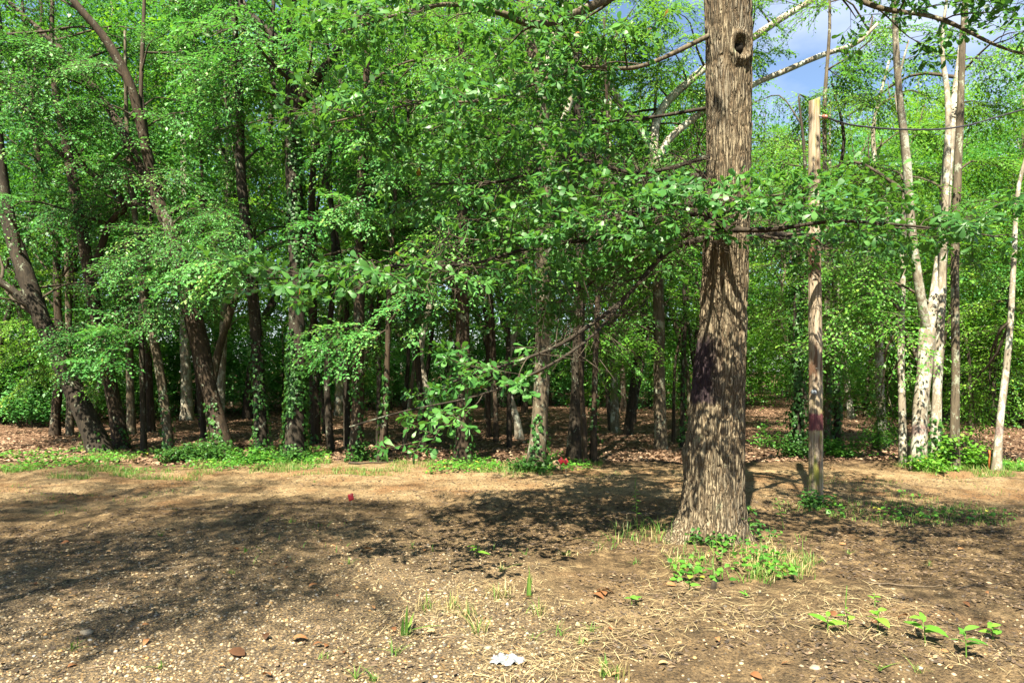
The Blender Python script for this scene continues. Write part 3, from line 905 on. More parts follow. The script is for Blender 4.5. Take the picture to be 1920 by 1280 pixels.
def cover(px, py, d):
    """how readily a branch may hang at this spot: open sky and bare trunks stay open"""
    q = 1.0
    if py > 620: q *= 0.30
    if py > 700: q *= 0.25
    if py > 780: q *= 0.0
    if 1080 < px < 1310 and py < 300: q *= 0.6
    if px > 1400 and py < 350: q *= 0.55
    if px > 1400 and py >= 350: q *= 0.9
    for x0, x1, y0, y1, dd in ((465, 640, 60, 850, 12.5), (1665, 1830, -50, 860, 11.6), (985, 1050, 150, 420, 11.5), (1225, 1420, 0, 260, 14), (335, 450, 560, 850, 13.2), (110, 290, -40, 360, 13.2), (20, 200, 430, 850, 13.4), (820, 910, 250, 850, 11.9)):
        if x0 < px < x1 and y0 < py < y1 and d < dd: q *= 0.08
    return q

def branch_to(b, k=None, nsp=9, scale=1.0, maxlen=4.5):
    """a branch from the nearest fitting trunk to b"""
    dv = b - AP
    hor = np.hypot(dv[:, 0], dv[:, 1])
    cost = hor + 0.9 * np.abs(dv[:, 2] - 0.35 * hor) - 2.0 * AR
    if k is not None:
        cost = cost + 100 * (AK != k)
    i = int(np.argmin(cost))
    if np.linalg.norm(dv[i]) > maxlen:
        return False
    ln = np.linalg.norm(dv[i])
    grow_branch(wood[AK[i]], spr[AK[i]], AP[i], b, min(0.5 * AR[i] + 0.004, 0.012 + 0.012 * ln), nsp, scale=scale)
    return True

# the bright layered sprays that catch the sun
for px, py, dd in [(372, 395, 11.6), (300, 440, 11.8), (430, 440, 11.7), (250, 470, 12.0), (345, 470, 11.4), (110, 110, 11.9), (55, 85, 12.0), (150, 185, 12), (95, 235, 11.8), (190, 120, 12.1),
                   (60, 180, 11.7), (740, 325, 11.6), (790, 385, 11.5), (700, 275, 11.6), (820, 430, 11.4), (650, 260, 11.7), (740, 420, 11.6), (690, 350, 11.9), (180, 300, 12.0),
                   (345, 330, 12.3), (420, 250, 13), (470, 300, 12.8), (180, 640, 12.2), (215, 690, 12.1), (130, 640, 12.5), (330, 530, 11.9), (300, 580, 12.2),
                   (640, 640, 11.4), (700, 640, 11.3), (450, 520, 12.2), (800, 520, 11.5), (830, 600, 11.8), (900, 420, 12), (30, 660, 14.5), (70, 700, 15.5), (20, 560, 14.0),
                   (1150, 650, 12.8), (1200, 640, 13), (1120, 690, 12), (1840, 740, 11.6), (1670, 770, 11.8), (1650, 780, 11.8), (1860, 740, 11), (1850, 790, 11.4), (1660, 560, 13.3), (1850, 560, 11.4), (1890, 620, 11.2), (1830, 500, 12.6), (1650, 450, 13),
                   (1620, 180, 12.5), (1560, 120, 12.8), (1500, 200, 12.6), (1725, 230, 13.6), (1650, 300, 12.8), (1830, 200, 12.3), (1880, 300, 12), (1740, 320, 13.8), (1600, 330, 13), (1480, 270, 13), (1860, 110, 12.3), (1740, 100, 13.6), (1120, 60, 13.2), (1080, 20, 12.4), (1150, -10, 12.8), (1210, 10, 13.2), (1060, 90, 12.2), (1180, 40, 13.6), (1250, 70, 13.4), (1290, 180, 14), (1190, 150, 13.8), (1130, 240, 13.4), (1270, 20, 13.2), (1220, 230, 14.2), (1090, 180, 12.6), (1300, 270, 14.4), (1640, 560, 14), (1600, 480, 13.5), (1480, 560, 12.5), (1500, 640, 12.2), (1730, 420, 13.6), (1850, 420, 12.2)]:
    branch_to(at(px + rng.normal(0, 8), py + rng.normal(0, 8), dd), nsp=10, scale=0.95)
made = 0; tries = 0
while made < 255 and tries < 9000:
    tries += 1
    i = rng.integers(0, len(AP))
    a = AP[i]
    ang = rng.uniform(0, 2 * np.pi); ln = rng.uniform(0.7, 2.4)
    b = a + np.array([math.cos(ang) * ln, math.sin(ang) * ln, rng.uniform(-0.15, 0.7) * ln])
    if b[1] < 9.6 or b[2] < 1.9:
        continue
    px, py = proj(b)
    if rng.random() > cover(px, py, b[1]):
        continue
    if py < -60 and rng.random() < (0.68 if px < 1000 else 0.8):
        continue
    if px < -350 or px > 2270:
        continue
    grow_branch(wood[AK[i]], spr[AK[i]], a, b, min(0.5 * AR[i] + 0.004, 0.012 + 0.012 * ln), int(rng.integers(6, 11)), scale=rng.uniform(0.8, 1.15))
    made += 1
for k, T in enumerate(EDGE):
    px0 = T['pts'][0][0]
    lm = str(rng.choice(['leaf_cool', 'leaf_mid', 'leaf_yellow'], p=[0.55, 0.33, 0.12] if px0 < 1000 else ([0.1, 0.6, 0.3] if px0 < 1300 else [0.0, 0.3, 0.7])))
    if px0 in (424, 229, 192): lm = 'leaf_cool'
    lf = float(rng.uniform(0.056, 0.086))
    if spr[k].pos:
        mbL = MB()
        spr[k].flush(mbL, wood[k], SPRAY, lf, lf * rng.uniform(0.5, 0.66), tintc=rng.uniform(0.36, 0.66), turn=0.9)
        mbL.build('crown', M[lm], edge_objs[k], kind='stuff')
    if wood[k].n:
        wood[k].build('branches', M['twig'] if T['bark'] != 'bark_pale' else M['bark_grey'], edge_objs[k], smooth=True, kind='stuff')

# ------------------------------------------------------------------ the big oak
OX, OY = at(1336, 1010, 6.4)[:2]
oak = empty('oak_tree', (OX, OY, float(gz(OX, OY))), 'big oak with furrowed bark, dark paint patch and a knot hole', 'oak tree')
oz0 = oak.location.z
OD = 6.4
sil = [(1012, 1262, 1404), (985, 1270, 1399), (950, 1277, 1395), (900, 1282, 1394), (860, 1282, 1395), (845, 1284, 1395), (800, 1290, 1395), (740, 1297, 1396), (640, 1309, 1398), (500, 1318, 1402), (300, 1325, 1407), (100, 1324, 1410), (0, 1322, 1408), (-150, 1322, 1400), (-400, 1326, 1386), (-650, 1330, 1370)]
sz = np.array([CH + (HY - p) / F * OD for p, _, _ in sil]); sz[0] = oz0 - 0.12
sx = np.array([((l + r_) / 2 - 960) / F * OD for _, l, r_ in sil]); sr = np.array([(r_ - l) / 2 / F * OD for _, l, r_ in sil])
zz = np.r_[np.linspace(sz[0], 5.2, 430), np.linspace(5.25, sz[-1], 40)]
cx = np.interp(zz, sz, sx); rr = np.interp(zz, sz, sr)
ker = np.ones(9) / 9
cx[8:-8] = np.convolve(cx, ker, 'same')[8:-8]; rr[8:-8] = np.convolve(rr, ker, 'same')[8:-8]
seg = 200
th = np.arange(seg) / seg * 2 * np.pi
TH, ZZ = np.meshgrid(th, zz)
RR = rr[:, None] * np.ones((1, seg))
h = np.clip(ZZ - oz0, 0, None)
lob = 0.5 + 0.5 * np.cos(TH * 5 + 0.9 + 0.4 * np.sin(TH * 2))
RR = RR * (1 + (0.26 * lob - 0.04) * np.exp(-h / 0.16) + 0.34 * np.clip(np.cos(TH - 3.3), 0, 1) ** 3 * np.exp(-h / 0.11))
c1, s1 = np.cos(TH), np.sin(TH)
RR = RR * (1 + 0.025 * fbm(c1 * 1.4, s1 * 1.4, ZZ * 1.3, seed=71, octv=2))
wob = 0.35 * fbm(c1 * 3, s1 * 3, ZZ * 4.5, seed=77, octv=2)
f1 = np.abs(vnoise(c1 * 6.5 + wob, s1 * 6.5 + wob, ZZ * 2.6, seed=81))
f2 = np.abs(vnoise(c1 * 13 + wob, s1 * 13, ZZ * 7.5, seed=83))
ridge = 1 - np.clip(np.minimum(f1 * 2.6, f2 * 2.4 + 0.12), 0, 1)       # 1 in the furrows
blocks = vnoise(c1 * 26, s1 * 26, ZZ * 22, seed=87)
RR = RR - 0.026 * ridge ** 1.5 * (0.75 + 0.5 * np.exp(-h / 1.0)) + 0.0035 * blocks
# burl ring at knee height on one side
RR = RR + 0.022 * np.exp(-((ZZ - 0.80) / 0.07) ** 2) * np.clip(-c1, 0, 1) ** 1.2
# knot hole: a raised collar round a hollow, facing the camera
kz = CH + (HY - 106) / F * OD; kth = math.radians(-78)
dth = (np.mod(TH - kth + np.pi, 2 * np.pi) - np.pi) * 0.21
kd = np.hypot(dth / 0.9, (ZZ - kz) / 1.25)
RR = RR + 0.045 * np.exp(-((kd - 0.095) / 0.035) ** 2) - 0.10 * np.clip(1 - kd / 0.072, 0, 1) ** 0.6
VX = cx[:, None] + RR * c1; VY = OY + RR * s1
Vt = np.stack([VX, VY, ZZ], -1).reshape(-1, 3)
n = len(zz)
ii = np.arange(n - 1)[:, None] * seg; jj = np.arange(seg)[None, :]; j2 = (jj + 1) % seg
mbt = MB(); mbt.add(Vt, [np.stack([ii + jj, ii + j2, ii + seg + j2, ii + seg + jj], -1).reshape(-1, 4)], (1 - ridge).ravel())
otr = mbt.build('trunk', M['bark_oak'], oak, smooth=True)
# plug inside the knot hole, the hollow's darkness put into its near-black colour
kc = np.array([np.interp(kz, zz, cx), OY, kz]) + np.array([math.cos(kth), math.sin(kth), 0]) * (float(np.interp(kz, zz, rr)) - 0.075)
mk = MB()
tube(mk, [kc + np.array([math.cos(kth), math.sin(kth), 0.1]) * t for t in np.linspace(-0.05, 0.045, 5)], [0.05, 0.052, 0.05, 0.045, 0.03], 12, rough=0.3, seed=5)
kn = mk.build('knot', M['hollow'], oak, smooth=True)
kn['label'] = 'near-black plug filling the dark knot hole'

# oak limbs: hand-laid, then branchlets with rosettes of leaves
OLIMB = [
    [(1325, 395, 6.35, 16), (1240, 405, 6.2, 12), (1130, 445, 6.0, 9), (1010, 460, 5.7, 7), (880, 495, 5.4, 6), (740, 498, 5.1, 5), (600, 518, 4.8, 4), (500, 522, 4.6, 3)],
    [(1322, 440, 6.35, 13), (1255, 470, 6.1, 10), (1170, 560, 5.7, 8), (1090, 620, 5.4, 8), (1030, 655, 5.3, 7), (930, 690, 5.1, 5), (850, 715, 5.0, 4)],
    [(1170, 560, 5.7, 9), (1110, 630, 5.4, 6), (1020, 690, 5.2, 5), (900, 740, 5.0, 4), (760, 770, 4.8, 3), (655, 800, 4.7, 3)],
    [(1345, 420, 6.15, 17), (1375, 430, 5.9, 13), (1450, 430, 5.7, 10), (1570, 415, 5.4, 7), (1720, 425, 5.2, 5), (1880, 445, 5.0, 3)],
    [(1345, 380, 6.15, 14), (1320, 385, 5.9, 11), (1250, 385, 5.75, 8), (1160, 410, 5.5, 6), (1080, 430, 5.3, 3)],
    [(1324, 60, 6.4, 9), (1200, 125, 6.1, 8), (1080, 128, 5.8, 6), (930, 185, 5.5, 5), (780, 195, 5.2, 4), (620, 230, 5.0, 3)],
    [(1322, -90, 6.4, 26), (1180, -20, 6.1, 18), (1020, 45, 5.8, 14), (930, 22, 5.6, 11), (820, 10, 5.3, 7), (640, 60, 5.0, 4)],
    [(1322, 290, 6.4, 8), (1200, 325, 6.2, 7), (1080, 300, 6.0, 6), (940, 340, 5.7, 5), (800, 345, 5.4, 3)],
    [(1406, -60, 6.4, 22), (1530, -40, 6.1, 14), (1640, 12, 5.8, 10), (1760, 35, 5.5, 8), (1880, 90, 5.2, 5), (2000, 120, 5, 3)],
    [(1406, -160, 6.4, 34), (1560, -150, 5.8, 24), (1700, -100, 5.2, 15), (1850, -60, 4.8, 9), (1980, -40, 4.6, 5)],
    [(1345, 330, 6.6, 22), (1330, 330, 7.4, 16), (1200, 340, 8.2, 11), (1080, 370, 8.8, 7), (1000, 420, 9.2, 4)],
    [(1380, 450, 6.6, 20), (1450, 440, 7.2, 14), (1540, 450, 7.8, 9), (1640, 470, 8.2, 5)],
    [(1322, 200, 6.4, 7), (1180, 225, 6.8, 6), (1020, 230, 7.2, 5), (860, 280, 7.6, 3)],
    [(1325, 360, 6.4, 20), (1230, 430, 6.7, 15), (1120, 520, 7.0, 10), (1000, 590, 7.2, 6)],
    [(1352, 430, 6.15, 12), (1352, 405, 5.8, 9), (1390, 388, 5.62, 7), (1450, 380, 5.5, 4), (1500, 395, 5.4, 3)],
    [(1332, 440, 6.15, 12), (1322, 432, 5.8, 9), (1290, 440, 5.65, 7), (1235, 462, 5.5, 4), (1190, 470, 5.4, 3)],
    # crown over the frame
    [(1350, -250, 6.2, 34), (1200, -400, 5.8, 22), (1000, -520, 5.5, 14), (800, -640, 5.2, 6)],
    [(1350, -320, 6.2, 34), (1480, -420, 5.8, 22), (1640, -540, 5.4, 14), (1800, -640, 5.0, 6)],
    [(1330, -380, 6.4, 36), (1150, -430, 6.6, 26), (950, -470, 6.8, 16), (760, -480, 7, 6)],
    [(1380, -380, 6.6, 36), (1500, -430, 7.4, 26), (1650, -430, 8.2, 16), (1800, -400, 8.8, 6)],
    [(1345, -450, 6.5, 36), (1330, -520, 7.5, 26), (1250, -520, 8.6, 14), (1150, -480, 9.4, 6)],
    [(1350, -600, 6.4, 30), (1340, -800, 6.0, 20), (1300, -1000, 5.8, 8)],
]
OAKD = {0: 2.6, 1: 1.7, 2: 1.0, 3: 3.6, 4: 6.0, 5: 4.6, 6: 4.0, 7: 4.6, 8: 4.0, 9: 3.6, 10: 6.0, 11: 4.0, 12: 5.0, 13: 6.5, 14: 8.0, 15: 8.0}   # branchlets per metre
osp = Sprays(); otw = MB(); bare_a, bare_b = [], []
for li, lp in enumerate(OLIMB):
    P = np.array([at(px, py, d) for px, py, d, w in lp]); R = np.array([w / 2 / F * d for px, py, d, w in lp])
    if li not in (2,):
        P[0] = P[0] * 0.5 + 0.5 * np.array([np.interp(P[0, 2], zz, cx), OY, P[0, 2]])
    nQ = 40
    Q = smooth_path(np.column_stack([P, R]), nQ)
    mlb = MB(); tube(mlb, Q[:, :3], np.maximum(Q[:, 3], 0.003), 10, rough=0.15, seed=li + 50, fs=6)
    mlb.build('limb', M['bark_dark'] if li not in (5, 6, 8) else M['bark_grey'], oak, smooth=True)
    high = li >= 16
    ln = np.linalg.norm(np.diff(Q[:, :3], axis=0), axis=1).sum()
    nb = int(ln * (OAKD.get(li, 3.0) if not high else (1.6 if li == 16 else 3.0)))
    for b_ in range(nb):
        t = 0.22 + 0.78 * (b_ + rng.random()) / nb
        k = min(int(t * (nQ - 1)), nQ - 2)
        p = Q[k, :3]; hd = norm((Q[k + 1, :3] - p)[None])[0]
        ang = (1 if b_ % 2 else -1) * rng.uniform(0.35, 1.2)
        dr = np.array([hd[0] * math.cos(ang) - hd[1] * math.sin(ang), hd[0] * math.sin(ang) + hd[1] * math.cos(ang), hd[2] * 0.6 + rng.normal(0.0, 0.30)])
        l2 = (0.25 + 0.75 * (1 - t)) * rng.uniform(0.45, 1.1) * (1.3 if high else 1.0)
        q = p + norm(dr[None])[0] * l2
        # keep low sprays from hanging right across the lens or lower than in the photograph
        if q[1] < 2.9 and q[2] < 3.2:
            continue
        ppx, ppy = proj(q)
        if not high and 0.9 < q[0] < 2.2 and 4.4 < q[1] < 5.5 and q[2] < 3.6 and rng.random() < 0.55:
            continue
        if not high and ppy > 600 and ppx > 1150:
            continue
        if not high and q[1] < 6.3 and 1300 < ppx < 1430 and (ppy < 300 or ppy > 520):
            continue
        if not high and ppx > 1420 and 140 < ppy < 330:
            continue
        grow_branch(otw, osp, p, q, max(0.004, 0.45 * Q[k, 3]), 3 if not high else 4, seg=4, scale=1.0 if not high else 1.5, sag=0.04, start=0.3)
    # bare dead twigs on the shaded lower limbs
    if li in (0, 1, 4, 7, 13, 11):
        for _ in range(90):
            k = rng.integers(2, nQ - 8)
            p = Q[k, :3]; dr = norm(rng.normal(0, 1, (1, 3)) * np.array([1, 0.7, 0.9]))[0]
            q = p + dr * rng.uniform(0.15, 0.55)
            bare_a.append(p); bare_b.append(q)
            for __ in range(2):
                m_ = p + (q - p) * rng.uniform(0.4, 0.9)
                bare_a.append(m_); bare_b.append(m_ + norm((dr + rng.normal(0, 0.6, 3))[None])[0] * rng.uniform(0.1, 0.3))
prisms(otw, bare_a, bare_b, 0.0045, 0.0015)
keepL = [[], [], [], [], []]
def keep(P, D, N, L, t):
    for lst, v in zip(keepL, (P, D, N, L, t)):
        lst.append(v)
osp.flush(None, otw, OAKSPRAY, 0.080, 0.040, keep=keep, tintc=0.45, tw=0.003, turn=0.35)
KP, KD, KN, KL, KT = (np.concatenate(v) for v in keepL)
pxs = 960 + KP[:, 0] / np.maximum(KP[:, 1], 0.1) * F; pys = HY - (KP[:, 2] - CH) / np.maximum(KP[:, 1], 0.1) * F
inview = (pxs > 5) & (pxs < 1915) & (pys > 5) & (pys < 1270) & (KP[:, 1] > 1)
order = np.argsort(np.where(inview, KL / np.maximum(KP[:, 1], 0.1), 0))[::-1]
sel = order[:300]
rest = np.ones(len(KP), bool); rest[sel] = False
mbo = MB(); nr = int(rest.sum()); leaves(mbo, KP[rest], KD[rest], KN[rest], KL[rest], KL[rest] * rng.uniform(0.34, 0.56, nr), 'oak', fold=rng.uniform(-0.15, 0.6, nr), droop=rng.normal(0.15, 0.22, nr), tint=KT[rest])
mbo.build('foliage', M['leaf_oak'], oak, kind='stuff')
otw.build('twigs', M['twig'], oak, kind='stuff')
leafmesh = []
for k in range(8):
    m_ = MB()
    leaves(m_, np.zeros((1, 3)), np.array([[1.0, 0, 0]]), np.array([[0, 0, 1.0]]), 1.0, 0.46, 'oak', fold=(0.1, 0.45, -0.1)[k % 3], droop=(0.0, 0.15, 0.3, -0.1)[k % 4], tint=0.25 + 0.08 * k)
    leafmesh.append(m_.mesh('leaf', M['leaf_oak']))
oloc = np.array(oak.location)
for i in sel:
    D = norm(KD[i][None])[0]; S = norm(np.cross(D, KN[i])[None])[0]; Nn = np.cross(S, D)
    o = bpy.data.objects.new('leaf', leafmesh[int(rng.integers(0, 8))])
    p = KP[i] - oloc; s = KL[i]
    o.matrix_world = Matrix(((D[0] * s, -S[0] * s, Nn[0] * s, p[0]), (D[1] * s, -S[1] * s, Nn[1] * s, p[1]), (D[2] * s, -S[2] * s, Nn[2] * s, p[2]), (0, 0, 0, 1)))
    o.parent = oak
    COL.objects.link(o)

# ------------------------------------------------------------------ wooden pole with its cable
pb = at(1529, 940, 8.2); pgz = float(gz(pb[0], pb[1]))
pole = empty('wooden_pole', (pb[0], pb[1], pgz), 'old weathered wooden utility pole with a painted band', 'pole')
def pole_mat():
    m, nt, out = new_mat('pole_wood')
    v = coords(nt, (1, 1, 0.05))
    g = noise(nt, v, 40, 6, 0.7, 0.4)
    g2 = noise(nt, coords(nt, (1, 1, 0.12), loc=(2, 5, 0)), 9, 4, 0.6, 0.6)
    c = ramp(nt, g, [(0.28, (0.06, 0.042, 0.028)), (0.44, (0.20, 0.15, 0.10)), (0.62, (0.36, 0.30, 0.225))])
    c = mixc(nt, ramp(nt, g2, [(0.54, (0, 0, 0)), (0.60, (1, 1, 1))]), c, mixc(nt, g, (0.07, 0.035, 0.02), (0.20, 0.115, 0.07)))
    tc = nt.nodes.new('ShaderNodeTexCoord'); sp = nt.nodes.new('ShaderNodeSeparateXYZ')
    nt.links.new(tc.outputs['Object'], sp.inputs[0]); Z = sp.outputs['Z']
    gm = noise(nt, coords(nt, (1, 1, 0.2), loc=(1, 9, 2)), 12, 5, 0.7)
    low = mth(nt, 'MULTIPLY', mth(nt, 'SUBTRACT', 1.35, Z), 1.6, True)
    topm = mth(nt, 'MULTIPLY', mth(nt, 'SUBTRACT', Z, 3.75), 0.9, True)
    grn = mth(nt, 'MULTIPLY', mth(nt, 'MAXIMUM', low, topm), ramp(nt, gm, [(0.46, (0, 0, 0)), (0.60, (1, 1, 1))]))
    c = mixc(nt, mth(nt, 'MULTIPLY', grn, 0.75), c, (0.20, 0.21, 0.035))
    e = mth(nt, 'MULTIPLY', mth(nt, 'SUBTRACT', noise(nt, coords(nt), 30, 3), 0.5), 0.06)
    zz_ = mth(nt, 'ADD', Z, e)
    band = mth(nt, 'MULTIPLY', mth(nt, 'MULTIPLY', mth(nt, 'SUBTRACT', zz_, 0.83), 40, True), mth(nt, 'MULTIPLY', mth(nt, 'SUBTRACT', 1.06, zz_), 40, True))
    c = mixc(nt, mth(nt, 'MULTIPLY', band, 0.85), c, (0.085, 0.012, 0.03))
    p = N_(nt, 'ShaderNodeBsdfPrincipled', Roughness=0.85)
    p.inputs['Specular IOR Level'].default_value = 0.2
    nt.links.new(c, p.inputs['Base Color'])
    b = N_(nt, 'ShaderNodeBump', Strength=0.7, Distance=0.012)
    nt.links.new(g, b.inputs['Height']); nt.links.new(b.outputs[0], p.inputs['Normal'])
    nt.links.new(p.outputs[0], out.inputs['Surface'])
    return m
ptop = at(1527, 186, 8.2)
pz = np.linspace(pgz - 0.1, ptop[2], 150); pt = (pz - pgz) / (ptop[2] - pgz)
pa = np.arange(48) / 48 * 2 * np.pi
PA, PZ = np.meshgrid(pa, pz)
pr = (0.084 - 0.020 * pt)[:, None] * np.ones((1, 48))
pr = pr * (1 + 0.03 * fbm(np.cos(PA) * 2, np.sin(PA) * 2, PZ * 0.7, seed=8, octv=2)) - 0.004 * np.clip(1 - 3.5 * np.abs(vnoise(np.cos(PA) * 5, np.sin(PA) * 5, PZ * 0.9, seed=14)), 0, 1)
crk = np.abs(np.mod(PA - (-1.35 + 0.12 * np.sin(PZ * 1.1) + 0.1 * vnoise(PZ * 2, PZ * 0, seed=2)) + np.pi, 2 * np.pi) - np.pi)
pr = pr - 0.02 * np.clip(1 - crk / 0.14, 0, 1) * np.clip(np.sin(PZ * 1.4 + 0.6) + 0.8, 0, 1)
pcx = pb[0] + (ptop[0] - pb[0]) * pt + 0.006 * np.sin(pz * 1.3)
Vp = np.stack([pcx[:, None] + pr * np.cos(PA), pb[1] + pr * np.sin(PA), PZ + 0.03 * (PZ > ptop[2] - 0.01) * np.sin(PA + 1)], -1).reshape(-1, 3)
nn = len(pz); ii = np.arange(nn - 1)[:, None] * 48; jj = np.arange(48)[None, :]; j2 = (jj + 1) % 48
Vp = np.vstack([Vp, [[pcx[-1], pb[1], pz[-1] - 0.01]]])
k0 = (nn - 1) * 48; ja = np.arange(48)
mbp = MB(); mbp.add(Vp, [np.stack([ii + jj, ii + j2, ii + 48 + j2, ii + 48 + jj], -1).reshape(-1, 4), np.stack([k0 + ja, k0 + (ja + 1) % 48, np.full(48, nn * 48)], -1)])
mbp.build('shaft', pole_mat(), pole, smooth=True)
# bracket with a brown insulator, a round tag, a few nails
ib = at(1536, 217, 8.14); ie = at(1546, 219, 8.05)
mi = MB(); tube(mi, [ib, (ib + ie) / 2, ie], [0.009] * 3, 6); mi.build('bracket', M['steel_wire'], pole)
mi = MB(); ax = norm((ie - ib)[None])[0]
tube(mi, [ie + ax * t for t in np.linspace(-0.03, 0.05, 9)], [0.012, 0.026, 0.028, 0.018, 0.018, 0.027, 0.027, 0.018, 0.008], 12); mi.build('insulator', M['porcelain'], pole, smooth=True)
tg = at(1521, 735, 8.2) + np.array([-0.006, -0.082, 0])
mi = MB(); tube(mi, [tg, tg + np.array([-0.004, -0.006, 0])], [0.034, 0.034], 18); mi.build('tag', M['white_plastic'], pole)
for npx, npy in ((1524, 522), (1530, 545), (1526, 600), (1532, 640), (1526, 300), (1531, 690)):
    q = at(npx, npy, 8.11); mi = MB(); tube(mi, [q + np.array([0, 0.02, 0]), q + np.array([0, -0.012, -0.004])], [0.004, 0.005], 6); mi.build('nail', M['steel_wire'], pole)
mw = MB()
c_end = at(2600, 20, 10.5)
cab = [ie, at(1600, 235, 8.15), at(1700, 243, 8.4), at(1800, 238, 8.7), at(1920, 205, 9.0), at(2200, 130, 9.7), c_end]
cp = smooth_path(cab, 60)
tube(mw, cp, 0.011, 6)
tw_ = cp + 0.010 * np.stack([np.zeros(60), np.cos(np.arange(60) * 1.7), np.sin(np.arange(60) * 1.7)], -1)
tube(mw, tw_, 0.004, 5)
tag(mw.build('overhead_cable', M['cable']), 'black twisted overhead cable sagging away from the wooden pole', 'cable')

# ------------------------------------------------------------------ deeper wood: full trees and saplings copied about
def make_tree(name, label, height, spread, r0, bark, leafm, nbr, cb, leafL, group, seed, tone=0.30):
    r = np.random.default_rng(seed)
    root = empty(name, (0, 0, 0), label, 'tree', group)
    zs = np.linspace(-0.1, height, 22)
    wx = 0.05 * height * fbm(zs * 0.22, zs * 0 + seed, seed=seed, octv=2); wy = 0.05 * height * fbm(zs * 0.22, zs * 0 + seed + 9, seed=seed + 3, octv=2)
    wx -= wx[0]; wy -= wy[0]
    path = np.stack([wx, wy, zs], -1); rad = r0 * (1 - 0.9 * (zs / height).clip(0, 1) ** 1.1) + 0.006
    mb = MB(); trunk_tube(mb, path, rad, 12, flare=0.4, rough=0.1, seed=seed); mb.build('trunk', M[bark], root, smooth=True)
    sp = Sprays(); mw_ = MB()
    for i in range(nbr):
        t = cb + (0.98 - cb) * (i + r.random()) / nbr
        k = min(int(t * 21), 20)
        a = path[k]
        ang = i * 2.4 + r.normal(0, 0.4)
        ln = spread * (0.45 + 0.75 * math.sin(math.pi * min(1, (t - cb) / (1 - cb) * 0.8 + 0.2))) * r.uniform(0.6, 1.15)
        b = a + np.array([math.cos(ang) * ln, math.sin(ang) * ln, ln * r.uniform(0.0, 0.65)])
        grow_branch(mw_, sp, a, b, max(0.012, rad[k] * 0.5), int(r.integers(6, 10)), seg=4, scale=1.25, r=r)
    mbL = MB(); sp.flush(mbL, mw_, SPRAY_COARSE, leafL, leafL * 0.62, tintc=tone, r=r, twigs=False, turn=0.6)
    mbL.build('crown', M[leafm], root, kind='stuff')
    mw_.build('branches', M['twig'], root, kind='stuff')
    return root

GW = 'trees standing deep in the wood'
PROTO = [
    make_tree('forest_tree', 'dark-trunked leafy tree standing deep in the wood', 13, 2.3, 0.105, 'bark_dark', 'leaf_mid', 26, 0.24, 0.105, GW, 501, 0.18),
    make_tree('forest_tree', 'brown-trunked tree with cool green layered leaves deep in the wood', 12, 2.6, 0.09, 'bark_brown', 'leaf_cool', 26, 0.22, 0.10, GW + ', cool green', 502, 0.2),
    make_tree('forest_tree', 'grey-trunked yellow-green tree deep in the wood', 12, 2.4, 0.095, 'bark_grey', 'leaf_yellow', 26, 0.27, 0.105, GW + ', yellow-green', 503, 0.5),
    make_tree('forest_tree', 'tall pale-trunked tree deep in the wood with high crown', 15, 2.4, 0.12, 'bark_pale', 'leaf_mid', 22, 0.45, 0.11, GW + ', pale trunks', 504),
]
GS = 'saplings in the understorey'
SAP = [
    make_tree('sapling', 'leafy green sapling in the shaded understorey', 3.6, 1.0, 0.03, 'bark_dark', 'leaf_mid', 16, 0.12, 0.085, GS, 511),
    make_tree('sapling', 'cool green bushy sapling in the understorey', 2.6, 1.1, 0.025, 'bark_dark', 'leaf_cool', 15, 0.08, 0.085, GS + ', cool green', 512),
    make_tree('sapling', 'bright yellow-green sapling in the understorey', 4.5, 1.1, 0.035, 'bark_grey', 'leaf_yellow', 18, 0.15, 0.09, GS + ', yellow-green', 513),
]

def skyline(px):
    """photograph row the far tree tops reach"""
    xs = [-400, 0, 600, 950, 1060, 1130, 1240, 1330, 1420, 1470, 1530, 1620, 1700, 1780, 1850, 1920, 2300]
    ys = [-260, -220, -260, -120, 0, 90, 140, 120, 200, 300, 220, 60, 150, 40, 150, 100, 50]
    return float(np.interp(px, xs, ys))

LAND = [(-300, 'beyond the leaning tree'), (150, 'behind the leaning tree'), (260, 'behind the bowed slender tree'), (350, 'behind the stout pale trunk'), (430, 'behind the big forked leaning tree'), (520, 'behind the tall ivy-wrapped trunk'),
        (610, 'behind the wavy thin black trunk'), (680, 'behind the vine-footed rough trunk'), (760, 'behind the thin tilted sapling'), (830, 'behind the tall straight dark trunk'), (920, 'beside the tall straight dark trunk'), (1000, 'behind the pale-footed tree'),
        (1080, 'behind the red flags'), (1150, 'behind the moss-footed trunk'), (1230, 'behind the long-limbed forked tree'), (1320, 'behind the big oak'), (1420, 'between oak and pole'), (1510, 'behind the wooden pole'), (1580, 'behind the slanting pale trunk'),
        (1660, 'behind the mossy lichened trunk'), (1740, 'behind the forked pale tree'), (1800, 'behind the grey straight trunk'), (1880, 'behind the orange stake'), (1960, 'beyond the orange stake')]
def where(px):
    return min(LAND, key=lambda q: abs(q[0] - px))[1]
STEM = [make_tree('thin_sapling', 'thin bare-stemmed dark tree deep in the wood', 10, 1.5, 0.055, 'bark_dark', 'leaf_mid', 12, 0.45, 0.095, 'thin dark stems', 541),
        make_tree('thin_sapling', 'thin brown stem deep in the wood', 9, 1.4, 0.045, 'bark_brown', 'leaf_cool', 11, 0.45, 0.095, 'thin brown stems', 542)]
used = [False] * len(PROTO); used_s = [False] * len(SAP)
def place(protos, flags, k, x, y, rz, s):
    o = protos[k] if not flags[k] else copy_tree(protos[k])
    flags[k] = True
    o.location = (x, y, float(gz(x, y)))
    o.rotation_euler = (0, 0, rz); o.scale = (s, s, s)
    return o
PH = [13, 12, 12, 15]
spots = []
tries = 0
